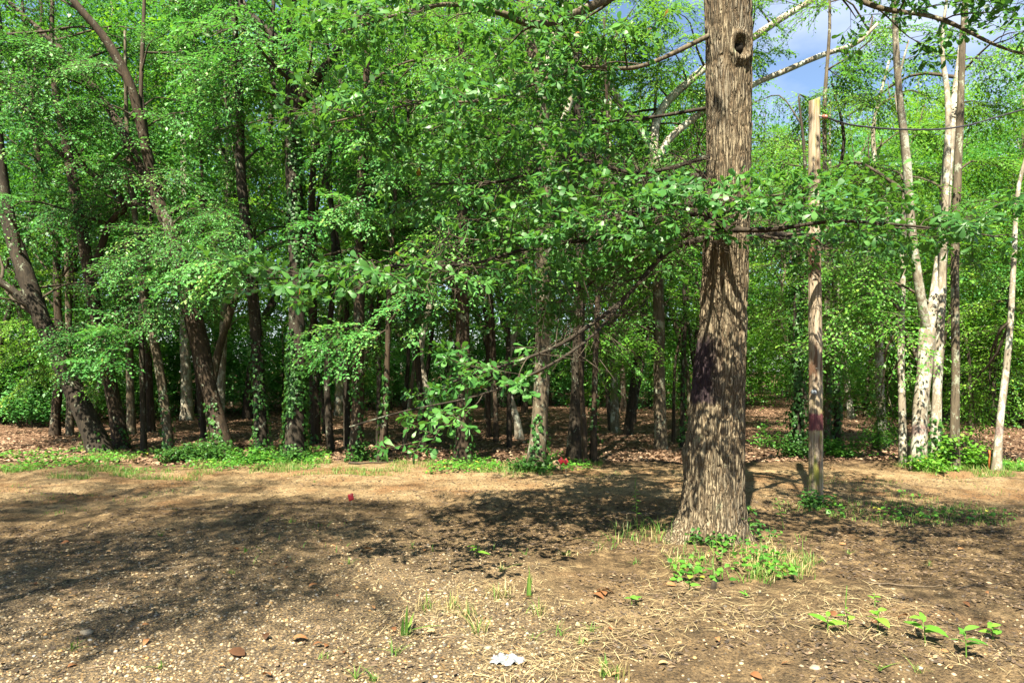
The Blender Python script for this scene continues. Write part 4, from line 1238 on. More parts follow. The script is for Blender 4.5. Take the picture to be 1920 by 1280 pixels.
while len(spots) < 92 and tries < 6000:
    tries += 1
    d = rng.uniform(15.5, 44); px = rng.uniform(-260, 2180)
    x = (px - 960) / F * d
    if any((x - a) ** 2 + (d - b) ** 2 < (2.2 + d * 0.02) ** 2 for a, b, _ in spots):
        continue
    # keep the trails between the trunks open, as in the photograph
    if 1395 < px < 1475 and d < 30: continue
    if 1140 < px < 1270 and d < 22: continue
    spots.append((x, d, px))
for x, d, px in spots:
    sky = skyline(px)
    top = CH + (HY - sky) / F * d
    want = min(max(top * rng.uniform(0.82, 1.0), 3.5), 18)
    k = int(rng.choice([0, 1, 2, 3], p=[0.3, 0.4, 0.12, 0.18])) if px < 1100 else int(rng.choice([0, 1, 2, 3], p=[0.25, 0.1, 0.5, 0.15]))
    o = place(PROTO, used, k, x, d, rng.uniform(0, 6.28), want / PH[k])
    o['label'] = ('dark-trunked leafy tree', 'brown-trunked cool green tree', 'grey-trunked yellow-green tree', 'pale-trunked high-crowned tree')[k] + (' deep in the wood ' if d < 30 else ' far back in the wood ') + where(px)
    o['group'] = 'trees of the wood ' + where(px)
used_t = [False] * len(STEM)
for i in range(46):
    px = rng.uniform(-80, 1980); d = rng.uniform(14, 30)
    if 1395 < px < 1475 or 1120 < px < 1145: continue
    k = int(rng.integers(0, 2)); s_ = min(1.3, max(0.5, (CH + (HY - skyline(px)) / F * d) / 10)) * rng.uniform(0.85, 1.0)
    o = place(STEM, used_t, k, (px - 960) / F * d, d, rng.uniform(0, 6.28), s_)
    o.rotation_euler = (rng.normal(0, 0.06), rng.normal(0, 0.06), rng.uniform(0, 6.28))
    o['label'] = ('thin bare dark stem', 'thin bare brown stem')[k] + (' close in ' if d < 21 else ' far back ') + where(px)
    o['group'] = 'thin bare stems ' + where(px)
ns = 0; tries = 0
while ns < 120 and tries < 5000:
    tries += 1
    px = rng.uniform(-250, 2170)
    lim = np.interp(px, [0, 200, 500, 900, 1300, 1500, 1600, 1920], [18, 20, 24, 28, 27, 30, 22, 17])
    d = lim + abs(rng.normal(0, 5)) + rng.uniform(-1, 1)
    if d > 46: continue
    x = (px - 960) / F * d
    k = int(rng.choice([0, 1, 2], p=[0.4, 0.4, 0.2])) if px < 1100 else int(rng.choice([0, 1, 2], p=[0.3, 0.2, 0.5]))
    s_ = rng.uniform(0.7, 1.35)
    o = place(SAP, used_s, k, x, d, rng.uniform(0, 6.28), s_)
    o['label'] = ('tall ' if s_ > 1.05 else 'low ') + ('leafy green', 'cool green bushy', 'bright yellow-green')[k] + ' sapling in the understorey ' + where(px)
    o['group'] = 'understorey saplings ' + where(px)
    ns += 1

# the far wood that reads as one mass
mf = MB(); n = 85000
a = rng.uniform(math.radians(-48), math.radians(48), n); d = rng.uniform(44, 56, n)
X = np.tan(a) * d; Y = d
px = 960 + X / Y * F
topz = np.array([CH + (HY - skyline(q) - 40) / F for q in px[:1]])
sk = np.interp(px, np.linspace(-600, 2500, 200), [skyline(q) for q in np.linspace(-600, 2500, 200)])
tz = np.minimum(CH + (HY - sk - 30) / F * d, 17) * (0.9 + 0.25 * fbm(X * 0.25, Y * 0.2, seed=61, octv=3))
cl = fbm(X * 0.5, Y * 0.5, seed=62, octv=2)
Z = tz * rng.random(n) ** 1.1
D = norm(rng.normal(0, 1, (n, 3)) + np.array([0, -0.3, -0.3])); Nn = norm(rng.normal(0, 0.6, (n, 3)) + np.array([0, -0.4, 0.8]))
LL = rng.uniform(0.2, 0.42, n)
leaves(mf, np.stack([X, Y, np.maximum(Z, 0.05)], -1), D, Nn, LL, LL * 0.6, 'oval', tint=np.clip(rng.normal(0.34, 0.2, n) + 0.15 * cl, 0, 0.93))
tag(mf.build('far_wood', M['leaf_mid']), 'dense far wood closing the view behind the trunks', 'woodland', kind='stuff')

# trees on the near side of the clearing, behind and beside the photographer: their crowns throw the dappled shade
GN = 'trees on the near side of the clearing'
near_proto = make_tree('forest_tree', 'tree on the near side of the clearing shading the gravel', 13.5, 2.3, 0.075, 'bark_grey', 'leaf_mid', 30, 0.5, 0.10, GN, 531)
near_spots = [(-7.4, 0.2, 0.4, 0.95), (4.6, -0.6, 3.0, 0.9), (7.4, 0.8, 4.0, 0.9), (-10.0, 0.4, 2.0, 1.0), (-5.4, 0.0, 1.1, 0.80)]
for i, (x, y, rz, s) in enumerate(near_spots):
    o = near_proto if i == 0 else copy_tree(near_proto)
    o.location = (x, y, float(gz(x, y))); o.rotation_euler = (0, 0, rz); o.scale = (s, s, s)
    o['label'] = 'tree on the near side of the clearing shading the gravel'; o['group'] = GN

# ------------------------------------------------------------------ bushes and ground plants at the wood's edge
def bush(px, py, w, h, label, leafm='leaf_ivy', n=700, L=0.055, shape='broad', name='bush'):
    d = gd(py); x = (px - 960) / F * d; z = float(gz(x, d))
    root = empty(name, (x, d, z), label, 'bush')
    r = rng
    ms = MB(); A, B = [], []
    tips = []
    for i in range(max(7, n // 45)):
        a = r.uniform(0, 2 * np.pi); q = math.sqrt(r.random())
        tip = np.array([x + math.cos(a) * q * w / 2, d + math.sin(a) * q * w / 2 * 0.8, z + h * (1 - 0.55 * q * q) * r.uniform(0.45, 1.05)])
        foot = np.array([x + math.cos(a) * q * w * 0.18, d + math.sin(a) * q * w * 0.15, z - 0.02])
        A.append(foot); B.append(tip); tips.append((foot, tip))
    prisms(ms, A, B, 0.006, 0.002)
    ms.build('stems', M['twig'], root, kind='stuff')
    k = n // len(tips)
    ts = np.repeat(np.arange(len(tips)), k)
    t = r.uniform(0.25, 1.02, len(ts))
    F0 = np.array([p[0] for p in tips])[ts]; T0 = np.array([p[1] for p in tips])[ts]
    P = F0 + (T0 - F0) * t[:, None] + r.normal(0, 0.05, (len(ts), 3)) * np.array([1, 1, 0.6])
    P[:, 2] = np.maximum(P[:, 2], z + 0.02)
    a = r.uniform(0, 2 * np.pi, len(ts))
    D = np.stack([np.cos(a), np.sin(a), r.normal(-0.1, 0.3, len(ts))], -1)
    Nn = norm(np.array([0, -0.15, 1.0]) + r.normal(0, 0.35, (len(ts), 3)))
    LL = L * r.uniform(0.6, 1.25, len(ts))
    ml = MB(); leaves(ml, P, D, Nn, LL, LL * (0.75 if shape == 'broad' else 0.5), shape, tint=np.clip(r.normal(0.5, 0.2, len(ts)), 0, 1))
    ml.build('foliage', M[leafm], root, kind='stuff')
    return root
bush(385, 862, 1.1, 0.45, 'leafy bush sprawling at the foot of the big forked leaning tree', n=1700)
bush(320, 864, 0.8, 0.32, 'low leafy bush beside the crooked ivy-spotted tree', n=700)
bush(470, 868, 1.1, 0.30, 'spreading leafy bush between the forked tree and the ivy trunks', n=1300, leafm='leaf_mid')
bush(545, 870, 0.7, 0.30, 'leafy growth bunched round the foot of the tall ivy-wrapped trunk', n=900)
bush(690, 868, 0.7, 0.30, 'small leafy bush at the vine-footed rough trunk', n=500)
bush(395, 800, 0.9, 0.75, 'bright green shrub behind the big forked leaning tree', n=600, leafm='leaf_yellow', L=0.09)
bush(1000, 884, 0.8, 0.28, 'ivy mat round the pale-footed tree', n=700)
bush(1575, 858, 1.1, 0.45, 'green bush beyond the wooden pole at the dark trunks', n=1000, leafm='leaf_mid')
bush(1640, 838, 0.9, 0.7, 'rounded shrub at the mossy lichen-covered trunk', n=800, leafm='leaf_mid')
bush(1500, 860, 0.7, 0.5, 'weedy bush at the foot of the green ivy column', n=600)
bush(1795, 880, 1.0, 0.85, 'broad-leaved shrub growing between the pale straight trunks', n=800, leafm='leaf_yellow', L=0.07)
bush(1745, 884, 1.0, 0.25, 'low green growth round the foot of the forked pale tree', n=800, leafm='leaf_yellow')
bush(1835, 880, 0.9, 0.22, 'low green growth between grey trunk and orange stake', n=600, leafm='leaf_yellow')
bush(1535, 950, 0.55, 0.22, 'small leafy weeds round the foot of the wooden pole', n=300, L=0.05)
bush(1390, 1010, 0.55, 0.45, 'straggly weeds against the shaded side of the oak foot', n=260, L=0.055, shape='lance')
bush(1345, 1022, 0.5, 0.22, 'low leafy weeds in front of the oak foot', n=240, L=0.045)
bush(1450, 838, 1.0, 0.6, 'brownish shrub on the slope beside the ivy column', n=500, leafm='leaf_mid')
bush(60, 800, 2.2, 1.6, 'large bright bush at the back of the sunlit litter', n=2600, leafm='leaf_cool', L=0.085)
bush(-60, 790, 2.2, 1.9, 'large bush at the picture edge beyond the litter', n=2200, leafm='leaf_cool', L=0.085)

# grass and creeping plants
def scatter_px(n, x0, x1, y0, y1, seed, thr=-0.1, sc=1.4):
    """spots over a patch of ground given by its photograph rectangle, thinning out raggedly towards its rim"""
    px = rng.uniform(x0, x1, n); py = rng.uniform(y0, y1, n)
    d = gd(py); x = (px - 960) / F * d
    e = np.minimum(np.minimum(px - x0, x1 - px) / (0.22 * (x1 - x0)), np.minimum(py - y0, y1 - py) / (0.30 * (y1 - y0)))
    k = fbm(x * sc, d * sc, seed=seed, octv=3) > thr + 0.8 * (1 - np.clip(e, 0, 1)) + 0.35 * vnoise(x * 9, d * 9, seed=seed + 5)
    return x[k], d[k]

def blades(mb, x, y, hmin, hmax, dry=0.12, width=0.0032, lean=0.85, bend=0.8):
    n = len(x); z = gz(x, y)
    a = rng.uniform(0, 2 * np.pi, n); hgt = hmin + (hmax - hmin) * rng.random(n) ** 1.8; ln = np.abs(rng.normal(0, lean, n))
    b = np.stack([x, y, z - 0.005], -1)
    dv = np.stack([np.cos(a), np.sin(a), np.zeros(n)], -1)
    sd = np.stack([-np.sin(a), np.cos(a), np.zeros(n)], -1) * (width * rng.uniform(0.6, 1.4, n))[:, None]
    up = np.array([0, 0, 1.0])
    rows = []
    for t, wd in ((0, 1.0), (0.35, 0.9), (0.7, 0.6), (1.0, 0.0)):
        arc = ln * (0.25 * t + 0.75 * t * t)
        c = b + up * (hgt * (t - 0.30 * bend * np.minimum(ln, 1.8) * t * t))[:, None] + dv * (hgt * arc)[:, None]
        rows += [c - sd * wd, c + sd * wd] if wd else [c]
    V = np.stack(rows, 1).reshape(-1, 3)
    o = (np.arange(n) * 7)[:, None]
    t = np.where(rng.random(n) < dry, rng.uniform(0.88, 1.0, n), rng.uniform(0.1, 0.75, n))
    mb.add(V, [o + np.array([[0, 1, 3, 2]]), o + np.array([[2, 3, 5, 4]]), o + np.array([[4, 5, 6]])], np.repeat(t, 7))

mg = MB()
for args, hh, dry in (((19000, -60, 620, 850, 896, 1, -0.3), (0.04, 0.13), 0.15), ((13000, 500, 1130, 862, 898, 2, -0.25), (0.03, 0.11), 0.15), ((6000, 1680, 1980, 868, 896, 3, -0.2), (0.05, 0.14), 0.12),
                      ((3000, 1450, 1980, 925, 985, 4, 0.05), (0.03, 0.10), 0.2), ((1600, 1400, 1980, 885, 930, 14, 0.25), (0.03, 0.08), 0.3), ((800, 1220, 1560, 1000, 1110, 5, 0.0), (0.03, 0.16), 0.4),
                      ((500, 1120, 1300, 970, 1040, 6, -0.1), (0.05, 0.2), 0.25), ((2200, -50, 430, 890, 1000, 7, 0.22), (0.02, 0.07), 0.25), ((900, 1080, 1290, 885, 905, 15, 0.0), (0.02, 0.06), 0.3),
                      ((900, 1380, 1560, 1040, 1100, 8, 0.0), (0.05, 0.13), 0.5), ((800, 400, 1250, 960, 1080, 9, 0.35), (0.03, 0.09), 0.3), ((700, 1400, 1660, 760, 850, 10, 0.1), (0.05, 0.15), 0.2)):
    x, y = scatter_px(*args)
    blades(mg, x, y, hh[0], hh[1], dry)
tag(mg.build('grass', M['grass']), 'thin green and straw-coloured grass along the wood edge and round the oak', 'grass', kind='stuff')
mc = MB()
for args in ((6500, -60, 620, 846, 888, 11, -0.3), (5500, 500, 1130, 856, 892, 12, -0.2), (1400, 1690, 1960, 868, 888, 13, -0.2), (900, 1450, 1960, 930, 980, 14, 0.1), (900, 1230, 1500, 1000, 1100, 15, -0.1), (500, 1560, 1920, 840, 880, 16, 0.15)):
    x, y = scatter_px(*args)
    n = len(x); a = rng.uniform(0, 2 * np.pi, n)
    P = np.stack([x, y, gz(x, y) + rng.uniform(0.015, 0.11, n)], -1)
    LL = rng.uniform(0.03, 0.065, n)
    leaves(mc, P, np.stack([np.cos(a), np.sin(a), rng.normal(0, 0.25, n)], -1), norm(np.array([0, -0.2, 1.0]) + rng.normal(0, 0.3, (n, 3))), LL, LL * 0.75, 'broad', tint=np.clip(rng.normal(0.55, 0.22, n), 0, 1))
tag(mc.build('ground_cover', M['leaf_mid']), 'creeping green leaves carpeting the strip at the wood edge', 'ground cover', kind='stuff')

# gravel, bark mulch, straw, forest litter: real pieces, nobody could count them
def pebbles(mb, x, y, smin, smax, sink=0.25):
    n = len(x); s = smin * (smax / smin) ** (rng.random(n) ** 1.6)
    z = gz(x, y)
    a = rng.uniform(0, 2 * np.pi, n); e = rng.uniform(0.6, 1.0, n); f = rng.uniform(0.35, 0.7, n)
    lay = [np.array([[0, 0, 1.0]])] + [np.array([[math.cos(k * 1.2566), math.sin(k * 1.2566), 0.25]]) for k in range(5)]
    V = []
    for l in lay:
        q = l * rng.uniform(0.8, 1.2, (n, 1))
        px_, py_ = q[:, 0] * s, q[:, 1] * s * e
        V.append(np.stack([x + px_ * np.cos(a) - py_ * np.sin(a), y + px_ * np.sin(a) + py_ * np.cos(a), z + (q[:, 2] - 0.02) * s * f], -1))
    for k in range(5):
        q = V[1 + k].copy(); q[:, 2] = z - s * 0.3; V.append(q)
    V = np.stack(V, 1).reshape(-1, 3); o = (np.arange(n) * 11)[:, None]
    tri = np.concatenate([o + np.array([[0, 1 + k, 1 + (k + 1) % 5]]) for k in range(5)])
    qd = np.concatenate([o + np.array([[1 + k, 6 + k, 6 + (k + 1) % 5, 1 + (k + 1) % 5]]) for k in range(5)])
    mb.add(V, [tri, qd], np.repeat(rng.random(n), 11))
mp = MB()
x = rng.uniform(-6, 4.2, 90000); y = 3.0 + 6.0 * rng.random(90000) ** 1.5
sa, gr, fo = zone(x, y)
k = (rng.random(len(x)) < np.maximum(gr - 0.12, 0) * 0.65 + 0.002) & (np.abs(x) < y * 0.8 + 0.3)
pebbles(mp, x[k], y[k], 0.0045, 0.015)
po = tag(mp.build('gravel', M['pebble'], smooth=True), 'cream and ochre pea gravel spread over the dirt', 'gravel', kind='stuff')

def chips(mb, x, y, smin, smax, asp, tints, lift=0.006, tilt=0.35):
    n = len(x); z = gz(x, y)
    s = rng.uniform(smin, smax, n); a = rng.uniform(0, 2 * np.pi, n)
    P = np.stack([x, y, z + lift * rng.random(n) + 0.003], -1)
    D = np.stack([np.cos(a), np.sin(a), rng.normal(0, tilt * 0.5, n)], -1)
    leaves(mb, P, D, norm(np.array([0, 0, 1.0]) + rng.normal(0, tilt, (n, 3))), s, s * asp, 'oval', fold=rng.uniform(-0.2, 0.4), droop=0.1, tint=tints)
mm = MB()
x = rng.uniform(-7, 7, 110000); y = 3.0 + 7.0 * rng.random(110000) ** 1.4
sa, gr, fo = zone(x, y)
k = (rng.random(len(x)) < (1 - 0.85 * gr) * (1 - 0.75 * sa)) & (np.abs(x) < y * 0.8 + 0.3) & (fbm(x * 1.1, y * 1.5, seed=91, octv=3) > -0.35)
n = int(k.sum())
chips(mm, x[k], y[k], 0.014, 0.052, 0.42, np.clip(rng.normal(0.40, 0.27, n), 0, 1))
x = rng.uniform(-8, 8, 9000); y = rng.uniform(7.6, 11.5, 9000)
k = (fbm(x * 0.8, y * 1.8, seed=93, octv=3) > -0.1)
chips(mm, x[k], y[k], 0.014, 0.05, 0.4, np.clip(rng.normal(0.35, 0.25, int(k.sum())), 0, 1))
tag(mm.build('bark_mulch', M['mulch']), 'dark shredded bark and leaf scraps strewn over the bare dirt', 'mulch', kind='stuff')
mst = MB()
for (n, x0, x1, y0, y1, sd, th_) in ((5200, 640, 1320, 1060, 1290, 21, -0.1), (4600, 1220, 1760, 1050, 1290, 22, -0.15), (900, 1200, 1560, 1020, 1090, 23, -0.1), (700, 300, 800, 960, 1180, 24, 0.25), (900, 1600, 1920, 1100, 1280, 25, 0.1)):
    x, y = scatter_px(n, x0, x1, y0, y1, sd, th_)
    chips(mst, x, y, 0.05, 0.16, 0.03, rng.random(len(x)), lift=0.02, tilt=0.25)
tag(mst.build('straw', M['straw']), 'dry straw-coloured grass stems lying on the dirt', 'straw', kind='stuff')
ml = MB()
n = 60000
y = 11.6 + 26 * rng.random(n) ** 1.6; x = rng.uniform(-1, 1, n) * (y * 0.8 + 0.5)
chips(ml, x, y, 0.04, 0.11, 0.55, np.clip(rng.normal(0.5, 0.25, n), 0, 1), lift=0.02, tilt=0.4)
tag(ml.build('leaf_litter', M['litter']), 'reddish brown leaf litter covering the floor of the wood', 'leaf litter', kind='stuff')

# ------------------------------------------------------------------ single things on the ground
def gpt(px, py):
    d = gd(py); x = (px - 960) / F * d
    return np.array([x, d, float(gz(x, d))])

def marker_flag(px, py, h, s, label, tilt=0.25):
    p = gpt(px, py)
    root = empty('marker_flag', p, label, 'flag', None)
    m_ = MB(); tube(m_, [p - np.array([0, 0, 0.05]), p + np.array([0.004, 0, h * 0.5]), p + np.array([0.0, 0, h])], 0.0022, 5); m_.build('wire', M['steel_wire'], root)
    m_ = MB()
    c = p + np.array([0, -0.003, h - s * 0.55])
    g = np.linspace(-0.5, 0.5, 5); U, Wd = np.meshgrid(g, g)
    ca, sa_ = math.cos(tilt), math.sin(tilt)
    X = (U * ca - Wd * sa_) * s * 0.8; Z = (U * sa_ + Wd * ca) * s * 1.05; Yv = 0.004 * np.sin(U * 4 + Wd * 2) * s / 0.07
    V = np.stack([c[0] + X, c[1] + Yv, c[2] + Z], -1).reshape(-1, 3)
    i = np.arange(4)[:, None] * 5; j = np.arange(4)[None, :]
    m_.add(V, [np.stack([i + j, i + j + 1, i + 6 + j, i + 5 + j], -1).reshape(-1, 4)])
    fo_ = m_.build('flag', M['red_plastic'], root, smooth=True)
    sm_ = fo_.modifiers.new('thickness', 'SOLIDIFY'); sm_.thickness = 0.0015
marker_flag(658, 958, 0.13, 0.072, 'single red marker flag standing out on the bare dirt road')
marker_flag(1052, 886, 0.20, 0.085, 'small red marker flag close beside the wooden block', 0.7)
marker_flag(1061, 887, 0.21, 0.075, 'small red marker flag a step away from the wooden block', 0.75)

# orange wooden stake
p = gpt(1854, 884)
st = MB()
def boxmb(mb, c, hx, hy, z0, z1, taper=1.0, skew=(0, 0), rot=0.0):
    V = []
    for z, k, s in ((z0, 1.0, 0), (z0 + (z1 - z0) * 0.93, taper, 1), (z1, taper * 0.8, 1)):
        for sx_, sy_ in ((-1, -1), (1, -1), (1, 1), (-1, 1)):
            ux, uy = sx_ * hx * k, sy_ * hy * k
            V.append((c[0] + ux * math.cos(rot) - uy * math.sin(rot) + skew[0] * s, c[1] + ux * math.sin(rot) + uy * math.cos(rot) + skew[1] * s, z))
    q = [[0, 3, 2, 1], [8, 9, 10, 11]]
    for l in (0, 4):
        q += [[l + k, l + (k + 1) % 4, l + 4 + (k + 1) % 4, l + 4 + k] for k in range(4)]
    mb.add(np.array(V), [np.array(q)])
boxmb(st, p, 0.012, 0.012, p[2] - 0.08, p[2] + 0.30, 0.95, (0.01, 0))
tag(st.build('wooden_stake', M['stake']), 'thin orange wooden stake in the grass by the crooked pale tree', 'stake')
p = gpt(1041, 884)
st = MB(); boxmb(st, p, 0.062, 0.045, p[2] - 0.06, p[2] + 0.155, 0.95, (0.03, 0.01), 0.35)
bo = st.build('wooden_block', M['cut_wood']); tag(bo, 'tilted square-cut wooden block at the foot of the pale-footed tree', 'wood block')
bm_ = bo.modifiers.new('bevel', 'BEVEL'); bm_.width = 0.008; bm_.segments = 2
p = gpt(1338, 1112)
st = MB(); tube(st, [p - np.array([0, 0, 0.03]), p + np.array([0, 0, 0.02]), p + np.array([0.003, 0, 0.055])], [0.026, 0.022, 0.019], 12, rough=0.25)
tag(st.build('cut_stump', M['bark_dark'], smooth=True), 'tiny cut sapling stump in the weeds before the oak', 'stump')

# plastic scrap
p = gpt(950, 1248)
g = 26
U, Wd = np.meshgrid(np.linspace(-1, 1, g), np.linspace(-1, 1, g))
ang = np.arctan2(Wd, U); rad_ = np.maximum(np.abs(U), np.abs(Wd))
edge = 1 + 0.22 * vnoise(np.cos(ang) * 2, np.sin(ang) * 2, seed=55)
X = np.cos(ang) * rad_ * edge * 0.093 * (1 + 0.0 * U); Yv = np.sin(ang) * rad_ * edge * 0.058
Zs = 0.018 * np.abs(fbm(U * 2.6, Wd * 2.6, seed=57, octv=4)) + 0.012 * (1 - rad_ ** 2) + 0.004
mps = MB(); i = np.arange(g - 1)[:, None] * g; j = np.arange(g - 1)[None, :]
mps.add(np.stack([p[0] + X, p[1] + Yv, p[2] + 0.004 + Zs], -1).reshape(-1, 3), [np.stack([i + j, i + j + 1, i + g + 1 + j, i + g + j], -1).reshape(-1, 4)])
sc_ = mps.build('plastic_scrap', M['white_plastic'], smooth=True); tag(sc_, 'crumpled whitish plastic scrap lying on the dirt', 'litter')
sm_ = sc_.modifiers.new('thickness', 'SOLIDIFY'); sm_.thickness = 0.002

# seedlings with broad leaves
def seedling(px, py, h, nl, L, label, width=0.42, col='leaf_yellow', name='seedling', spike=0.0):
    p = gpt(px, py)
    root = empty(name, p, label, 'plant')
    m_ = MB(); lean = rng.normal(0, 0.12, 2)
    top = p + np.array([lean[0] * h, lean[1] * h, h])
    tube(m_, [p - np.array([0, 0, 0.01]), (p + top) / 2 + np.array([0.004, 0, 0]), top], [0.004, 0.003, 0.0018], 6)
    m_.build('stem', M['grass'], root)
    for i in range(nl):
        t = 0.35 + 0.65 * (i + 0.5) / nl
        a = i * 2.5 + rng.uniform(-0.4, 0.4)
        q = p + (top - p) * t
        m_ = MB(); s = L * rng.uniform(0.7, 1.15) * (0.75 if i >= nl - 2 else 1)
        D = np.array([[math.cos(a), math.sin(a) * 0.8, rng.uniform(0.1, 0.6)]])
        leaves(m_, q[None] + 0.0, D, np.array([[0, -0.25, 1.0]]) + rng.normal(0, 0.2, (1, 3)), s, s * width, 'lance', fold=0.3, droop=0.35, tint=float(rng.uniform(0.45, 0.9)))
        m_.build('leaf', M[col], root)
    if spike:
        m_ = MB(); tube(m_, [top, top + np.array([0.006, 0, spike * 0.6]), top + np.array([0.01, 0, spike])], [0.003, 0.004, 0.0015], 6, rough=0.4); m_.build('flower_spike', M['grass'], root)
seedling(1552, 1200, 0.10, 4, 0.105, 'seedling with three long spread leaves beside the spiked weed')
seedling(1590, 1192, 0.13, 4, 0.06, 'slender spiked weed among the broad-leaved seedlings', spike=0.13)
seedling(1645, 1198, 0.14, 6, 0.095, 'lush seedling with rounded glossy leaves between spiked weed and toothed seedling', 0.55)
seedling(1735, 1215, 0.15, 5, 0.12, 'upright seedling with large toothed pale leaves')
seedling(1812, 1245, 0.15, 6, 0.10, 'dark-leaved seedling in front of the large toothed one', 0.4, 'leaf_mid')
seedling(1862, 1210, 0.08, 6, 0.07, 'small yellow-green sprout with paired oval leaves', 0.5)
seedling(1185, 1142, 0.06, 3, 0.085, 'two-leaved dark green seedling near the curled brown leaves', 0.42, 'leaf_mid')
seedling(1293, 1118, 0.07, 3, 0.075, 'two-leaved seedling next to the tiny cut stump', 0.5, 'leaf_mid')
seedling(1395, 1128, 0.05, 4, 0.06, 'low flat seedling in the straw before the oak', 0.45, 'leaf_mid')
seedling(890, 1050, 0.09, 5, 0.11, 'bright pointed-leaf seedling alone on the shaded dirt', 0.3)
seedling(1640, 1150, 0.09, 4, 0.05, 'tiny sprout behind the lush glossy seedling', 0.45)
seedling(1195, 995, 0.42, 14, 0.06, 'tall feathery weed standing beside the oak', 0.25, 'leaf_yellow', name='tall_weed', spike=0.10)
seedling(1470, 985, 0.30, 9, 0.07, 'leafy upright weed between the oak and the pole', 0.3, 'leaf_mid', name='tall_weed')

# single tufts of grass
GT = 'grass tufts on the bare dirt'
def tuft(px, py, n, h, dry, spread, label, group=None, width=0.0028, lean=0.9):
    p = gpt(px, py)
    m_ = MB()
    blades(m_, p[0] + rng.normal(0, spread, n), p[1] + rng.normal(0, spread, n), h * 0.45, h, dry, width, lean, 0.9)
    o = m_.build('grass_tuft', M['grass'])
    me = o.data
    co = np.empty(len(me.vertices) * 3, np.float32); me.vertices.foreach_get('co', co)
    co = co.reshape(-1, 3) - p.astype(np.float32); me.vertices.foreach_set('co', co.ravel())
    o.location = tuple(float(c) for c in p)
    tag(o, label, 'grass tuft', group)
for px, py, h in ((740, 1235, 0.12), (605, 1240, 0.09), (665, 1275, 0.10), (655, 1065, 0.10), (300, 1012, 0.09), (460, 1040, 0.07), (435, 1085, 0.07), (270, 935, 0.06), (545, 985, 0.07), (770, 1030, 0.10), (810, 1035, 0.10),
                  (985, 1045, 0.08), (1090, 1215, 0.10), (1050, 1200, 0.12), (1110, 1190, 0.09), (1135, 1250, 0.09), (1130, 1270, 0.08), (135, 1225, 0.10), (300, 1260, 0.06), (700, 1278, 0.10), (940, 1085, 0.10), (1190, 1060, 0.08), (120, 890, 0.08), (590, 905, 0.07), (1000, 1205, 0.09), (1740, 1060, 0.07), (1590, 1030, 0.08), (1500, 1095, 0.1), (1650, 1265, 0.09), (1725, 1270, 0.1)):
    tuft(px, py, int(rng.integers(8, 20)), h, 0.1, 0.011, 'small green grass tuft growing in the bare dirt', GT)
GD = 'dry tufts in the straw'
for px, py, h in ((850, 1150, 0.14), (880, 1165, 0.16), (800, 1150, 0.12), (940, 1130, 0.14), (900, 1190, 0.15), (1010, 1160, 0.14), (1440, 1095, 0.14), (1530, 1055, 0.13), (1480, 1050, 0.12), (1150, 1270, 0.14), (1060, 1045, 0.09), (1320, 1060, 0.12)):
    tuft(px, py, int(rng.integers(22, 40)), h, 0.6, 0.035, 'dry half-green tuft standing in the straw', GD)
tuft(993, 1130, 9, 0.28, 0.0, 0.008, 'single tall green grass blade among dry tufts', None, 0.007, 0.12)
tuft(760, 1195, 7, 0.20, 0.0, 0.01, 'wide arching grass blade bent over the dirt', None, 0.012, 1.2)
tuft(1420, 1090, 60, 0.17, 0.15, 0.03, 'dense fresh grass clump in the weeds before the oak', None, 0.0032, 0.5)
tuft(1270, 1070, 40, 0.20, 0.15, 0.04, 'fresh grass clump leaning out beside the small two-leaved seedling', None, 0.0035, 0.9)

# fallen dead leaves
GF = 'fallen brown leaves'
def dead_leaf(px, py, L, label, group=None, t=None):
    p = gpt(px, py)
    m_ = MB(); a = rng.uniform(0, 2 * np.pi)
    leaves(m_, np.zeros((1, 3)), np.array([[math.cos(a), math.sin(a), rng.uniform(0.0, 0.4)]]), norm(np.array([[0, 0, 1.0]]) + rng.normal(0, 0.35, (1, 3))), L, L * 0.55, 'lance', fold=rng.uniform(0.3, 0.9), droop=rng.uniform(-0.1, 0.5), tint=float(rng.uniform(0.15, 0.95)) if t is None else t)
    o = bpy.data.objects.new('fallen_leaf', m_.mesh('fallen_leaf', M['dead_leaf'])); COL.objects.link(o)
    o.location = (p[0], p[1], p[2] + 0.012)
    tag(o, label, 'leaf', group)
for _ in range(70):
    px = rng.uniform(30, 1890); py = 985 + 290 * rng.random()
    dead_leaf(px, py, rng.uniform(0.035, 0.075), 'curled brown dead leaf lying on the dirt', GF)
for px, py in ((1110, 1128), (1125, 1122), (1135, 1130), (1142, 1120)):
    dead_leaf(px, py, 0.10, 'large rusty dead leaf in the cluster near the two-leaved dark seedling', 'rusty dead leaf cluster', 0.45)
dead_leaf(675, 1042, 0.12, 'big tan dead leaf lying on the shaded dirt', None, 0.85)
dead_leaf(460, 1240, 0.11, 'dark folded dead leaf on the sunlit gravel', None, 0.1)
dead_leaf(498, 1218, 0.08, 'blackish dead leaf beside an orange-brown one on wet dirt', None, 0.02)
dead_leaf(545, 1212, 0.10, 'orange-brown dead leaf beside the blackish one', None, 0.7)

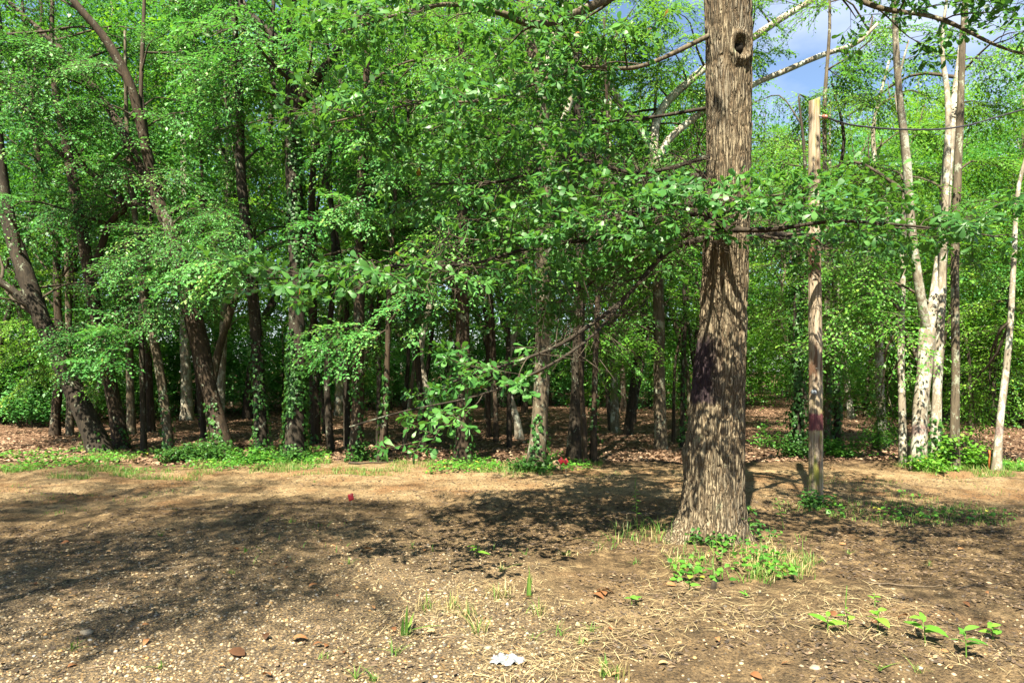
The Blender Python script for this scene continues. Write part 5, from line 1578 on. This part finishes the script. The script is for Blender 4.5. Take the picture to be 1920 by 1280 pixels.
# sticks
GK = 'fallen sticks'
def stick(px, py, ln, r_, ang, label, group=None, mat='dead_wood'):
    p = gpt(px, py)
    m_ = MB(); n_ = 9
    t = np.linspace(-0.5, 0.5, n_) * ln
    X = p[0] + t * math.cos(ang); Yv = p[1] + t * math.sin(ang)
    wob_ = rng.normal(0, ln * 0.02, (n_, 2))
    Z = gz(X, Yv) + r_ * 0.8 + 0.004
    tube(m_, np.stack([X + wob_[:, 0], Yv + wob_[:, 1], Z], -1) - p, np.linspace(r_, r_ * 0.5, n_), 6, rough=0.2)
    o = bpy.data.objects.new('fallen_stick', m_.mesh('fallen_stick', M[mat], smooth=True)); COL.objects.link(o)
    o.location = tuple(float(c) for c in p)
    tag(o, label, 'stick', group)
for px, py, ln, r_, ang in ((345, 958, 0.5, 0.006, 0.1), (490, 1060, 0.35, 0.005, -0.6), (330, 1068, 0.30, 0.005, 0.2), (100, 920, 0.6, 0.007, -0.1), (60, 912, 0.4, 0.006, 0.0), (640, 985, 0.7, 0.006, 0.1), (760, 978, 0.6, 0.006, 0.15),
                            (1210, 965, 0.5, 0.006, 0.0), (50, 1175, 0.22, 0.004, 1.0), (190, 1260, 0.15, 0.005, 0.3), (1850, 1105, 0.5, 0.005, 0.2), (1700, 1105, 0.5, 0.005, -0.1), (860, 1200, 0.3, 0.004, 0.2), (1440, 1170, 0.25, 0.004, 0.5), (1050, 1235, 0.25, 0.005, 0.1), (1200, 905, 0.4, 0.007, 0.1)):
    stick(px, py, ln, r_, ang, 'thin fallen stick lying on the bare dirt', GK, 'dead_wood' if rng.random() < 0.5 else 'twig')
for px, py, ln, r_, ang in ((640, 862, 0.7, 0.012, 0.3), (870, 872, 0.6, 0.01, 0.5), (700, 875, 0.8, 0.018, 0.15), (1250, 868, 0.7, 0.014, 2.6), (120, 850, 1.2, 0.012, -0.3), (1120, 862, 0.6, 0.015, 0.1), (820, 800, 1.5, 0.03, 0.2), (950, 790, 1.4, 0.03, -0.3), (1500, 830, 0.9, 0.012, 0.7), (1330, 850, 0.8, 0.012, 0.2), (160, 800, 1.6, 0.02, 0.15), (260, 785, 2.2, 0.03, 0.05)):
    stick(px, py, ln, r_, ang, 'dead branch lying on the leaf litter under the trees', 'dead branches on the litter', 'twig')

# larger stones
def stone(px, py, s, label):
    p = gpt(px, py)
    u = np.linspace(0, np.pi, 9); v = np.arange(14) / 14 * 2 * np.pi
    U, Vv = np.meshgrid(u, v, indexing='ij')
    X, Yv, Z = np.sin(U) * np.cos(Vv), np.sin(U) * np.sin(Vv), np.cos(U)
    rr_ = 1 + 0.28 * fbm(X * 1.3 + px, Yv * 1.3, Z * 1.3, seed=66, octv=3)
    V = np.stack([X * rr_ * s, Yv * rr_ * s * 0.75, Z * rr_ * s * 0.5], -1).reshape(-1, 3)
    i = np.arange(8)[:, None] * 14; j = np.arange(14)[None, :]; j2 = (j + 1) % 14
    m_ = MB(); m_.add(V, [np.stack([i + j, i + 14 + j, i + 14 + j2, i + j2], -1).reshape(-1, 4)])
    o = bpy.data.objects.new('stone', m_.mesh('stone', M['stone'], smooth=True)); COL.objects.link(o)
    o.location = (p[0], p[1], p[2] + s * 0.2)
    tag(o, label, 'stone')
stone(315, 858, 0.09, 'pale flat stone in the green strip near the crooked tree')
stone(163, 1203, 0.036, 'tan angular stone on the sunlit gravel')
stone(872, 1223, 0.020, 'rounded cream pebble near the plastic scrap')
stone(915, 1226, 0.024, 'greyish pebble next to the plastic scrap')
stone(1528, 1258, 0.026, 'smooth cream pebble before the broad-leaved seedlings')
stone(355, 1008, 0.03, 'ochre stone in the shaded gravel beside a grass tuft')
